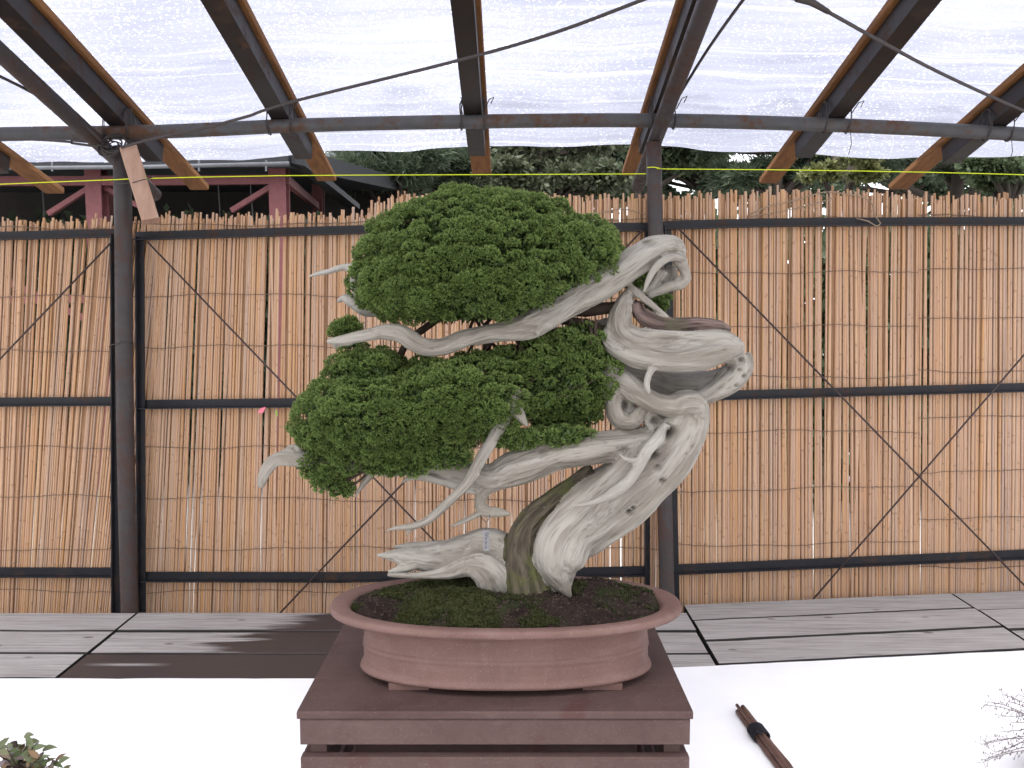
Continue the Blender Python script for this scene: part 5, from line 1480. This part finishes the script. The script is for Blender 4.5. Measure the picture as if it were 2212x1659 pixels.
# ------------------------------------------------------------------ trees behind the fence
LEAFM = {
    'dark': m_leaf("dark_conifer_leaves", (0.045, 0.064, 0.040), (0.090, 0.122, 0.074), (0.12, 0.152, 0.095), 0.35),
    'olive': m_leaf("olive_leaves", (0.06, 0.073, 0.042), (0.105, 0.125, 0.072), (0.15, 0.165, 0.105), 0.3),
    'mid': m_leaf("mid_leaves", (0.040, 0.058, 0.030), (0.085, 0.118, 0.058), (0.13, 0.165, 0.09), 0.35),
    'yellow': m_leaf("yellow_green_leaves", (0.07, 0.085, 0.025), (0.15, 0.165, 0.06), (0.24, 0.24, 0.10), 0.3)}
def bgtree(lab, x, Y, clumps, leaf_key, size, n_leaf, seed, pine=False, trunk_r=0.09):
    """clumps: (x, y, r px) picture places at depth about Y; trunk stands below x"""
    rng = np.random.default_rng(seed); rr = random.Random(seed)
    b = at(x, 600, Y); base = Vector((b.x, Y, 0.0))
    t = empty("pine_tree" if pine else "garden_tree", base, lab, "tree", "trees beyond the fence")
    k = Y / FPX
    ctr = [(at(cx, cy, Y + rr.uniform(-0.5, 0.5)), r * k) for cx, cy, r in clumps]
    topz = max(c.z for c, r in ctr)
    m = MB()
    tr_pts = [base, base + Vector((rr.uniform(-.1, .1), 0, topz * 0.35)), base + Vector((rr.uniform(-.2, .2), rr.uniform(-.1, .1), topz * 0.7)), base + Vector((rr.uniform(-.25, .25), 0, topz))]
    tr_s = [Vector(q) for q in catmull([tuple(v) for v in tr_pts], 0.2)]
    m.tube(tr_s, [trunk_r * (1 - 0.75 * i / len(tr_s)) for i in range(len(tr_s))], 9, 0.06)
    m.build("trunk", M_TRUNK, t, True)
    m = MB()
    for c, r in ctr:
        st_ = min(tr_s, key=lambda q: (q - (c + Vector((0, 0, -0.35)))).length)
        md_ = st_.lerp(c, 0.5) + Vector((rr.uniform(-.12, .12), rr.uniform(-.12, .12), rr.uniform(-0.05, .12)))
        m.tube([Vector(q) for q in catmull([tuple(st_), tuple(md_), tuple(c)], 0.12)], trunk_r * 0.32, 6, 0.06)
    m.build("limbs", M_TRUNK, t, True)
    cen, dirs, hue = [], [], []
    tot = sum(r * r for c, r in ctr)
    for c, r in ctr:
        n = int(n_leaf * r * r / tot)
        ns = max(5, int(n / 60))
        for _ in range(ns):                          # twig-end sprays inside each clump
            d = rng.normal(size=3); d /= np.linalg.norm(d); d[2] = abs(d[2]) * 0.8 - 0.15
            sc_ = np.array(c) + d * r * rng.uniform(0.35, 1.0) * np.array([1.15, 1.0, 0.75])
            q = sc_ + rng.normal(size=(n // ns, 3)) * r * np.array([0.24, 0.24, 0.13])
            cen.append(q)
            dd = (q - np.array(c)) / r + rng.normal(size=q.shape) * 0.5 + np.array([0, -0.2, 0.25 if pine else -0.1])
            dirs.append(dd / (np.linalg.norm(dd, axis=1, keepdims=True) + 1e-9))
            hue.append(np.clip(rng.uniform(0, .6) + rng.normal(0, .2, len(q)), 0, 1))
    cen = np.concatenate(cen); dirs = np.concatenate(dirs); hue = np.concatenate(hue)
    nb = 3 if pine else 2
    V, F, T = blades(cen, dirs, size * (1.3 if pine else 1), size * (0.14 if pine else 0.5), 0.55, nb, rng)
    o = link("crown", np_mesh("crown", V, F, 4, {"tip": ('FLOAT', T), "hue": ('FLOAT', np.repeat(hue, nb * 4))}), LEAFM[leaf_key], t)
    o["kind"] = "stuff"
def cl(x0, x1, y0, y1, n, r0, r1, seed):
    rr = random.Random(seed)
    return [(rr.uniform(x0, x1), rr.uniform(y0, y1), rr.uniform(r0, r1)) for _ in range(n)]
bgtree("dark conifer beside the concrete wall, nearest the shed", 850, 10.0, cl(750, 940, 230, 400, 18, 36, 60, 1), 'dark', 0.10, 13000, 31, True)
bgtree("dark conifer just left of the board end over the crown", 960, 11.0, cl(900, 1030, 230, 410, 14, 32, 55, 2), 'dark', 0.10, 10000, 32, True)
bgtree("pale olive broadleaf tree right above the bonsai crown", 1180, 9.5, cl(1060, 1330, 230, 408, 24, 30, 56, 3), 'olive', 0.085, 11000, 33)
bgtree("mid green tree behind the right post", 1400, 11.5, cl(1330, 1520, 220, 385, 15, 28, 52, 4), 'mid', 0.085, 7500, 34)
bgtree("dark pine right of the right post", 1640, 10.5, cl(1545, 1770, 240, 405, 15, 28, 52, 5), 'dark', 0.10, 10000, 35, True, 0.12)
bgtree("yellow-green tree between the two dark pines", 1830, 9.0, cl(1765, 1890, 320, 392, 9, 20, 36, 6), 'yellow', 0.07, 4500, 36)
bgtree("dark spreading pine at the right edge", 2050, 10.0, cl(1880, 2260, 250, 400, 22, 26, 50, 7), 'dark', 0.10, 12000, 37, True, 0.14)
bgtree("green tree low at the far right edge", 2170, 8.5, cl(2110, 2270, 350, 400, 8, 24, 40, 8), 'mid', 0.08, 5500, 38)
bgtree("dim tree filling the gap behind the olive tree", 1280, 14.0, cl(1000, 1560, 260, 425, 26, 34, 58, 9), 'dark', 0.11, 9000, 39)
bgtree("dim tree far behind the dark pines on the right", 1900, 14.5, cl(1600, 2260, 260, 420, 26, 32, 56, 10), 'mid', 0.11, 8500, 40)

# ------------------------------------------------------------------ clipped hedges low behind the fence
def hedge(lab, x0, x1, Y, zt, key, seed):
    rng = np.random.default_rng(seed)
    c = at((x0 + x1) / 2, 900, Y); xa, xb = at(x0, 900, Y).x, at(x1, 900, Y).x
    e = empty("hedge", (c.x, Y, 0), lab, "hedge", "hedges behind the fence")
    n = int((xb - xa) * 3200)
    q = np.stack([rng.uniform(xa, xb, n), Y + rng.normal(0, 0.28, n), rng.uniform(0.12, zt, n) + rng.normal(0, 0.05, n)], axis=1)
    d = rng.normal(size=q.shape) + np.array([0, -0.6, 0.5]); d /= np.linalg.norm(d, axis=1, keepdims=True)
    V, F, T = blades(q, d, 0.12, 0.07, 0.4, 2, rng)
    o = link("foliage", np_mesh("hedge_foliage", V, F, 4, {"tip": ('FLOAT', T), "hue": ('FLOAT', np.repeat(rng.uniform(0, 1, n), 8))}), LEAFM[key], e); o["kind"] = "stuff"
    m = MB(); rr = random.Random(seed)
    for k in range(int((xb - xa) * 3)):
        xx = rr.uniform(xa, xb)
        m.tube([(xx, Y, 0), (xx + rr.uniform(-.1, .1), Y, zt * 0.5), (xx + rr.uniform(-.2, .2), Y + rr.uniform(-.1, .1), zt * 0.9)], [0.02, 0.014, 0.006], 5)
    sm_ = m.build("stems", M_TRUNK, e); sm_["kind"] = "stuff"
hedge("dark hedge behind the left and middle reed mats", -700, 1000, 7.4, 2.3, 'dark', 51)
hedge("green hedge behind the reed mats on the right", 1010, 2800, 6.6, 2.25, 'mid', 52)
bgtree("low dark tree behind the right post", 1480, 13.0, cl(1330, 1650, 330, 440, 22, 34, 56, 21), 'dark', 0.11, 10000, 61)
bgtree("low dark tree behind the two right-hand board ends", 1960, 13.5, cl(1660, 2300, 335, 440, 30, 34, 56, 22), 'dark', 0.11, 13000, 62)
bgtree("low dark tree behind the bonsai crown", 980, 13.2, cl(760, 1300, 330, 440, 26, 34, 56, 23), 'dark', 0.11, 11000, 63)
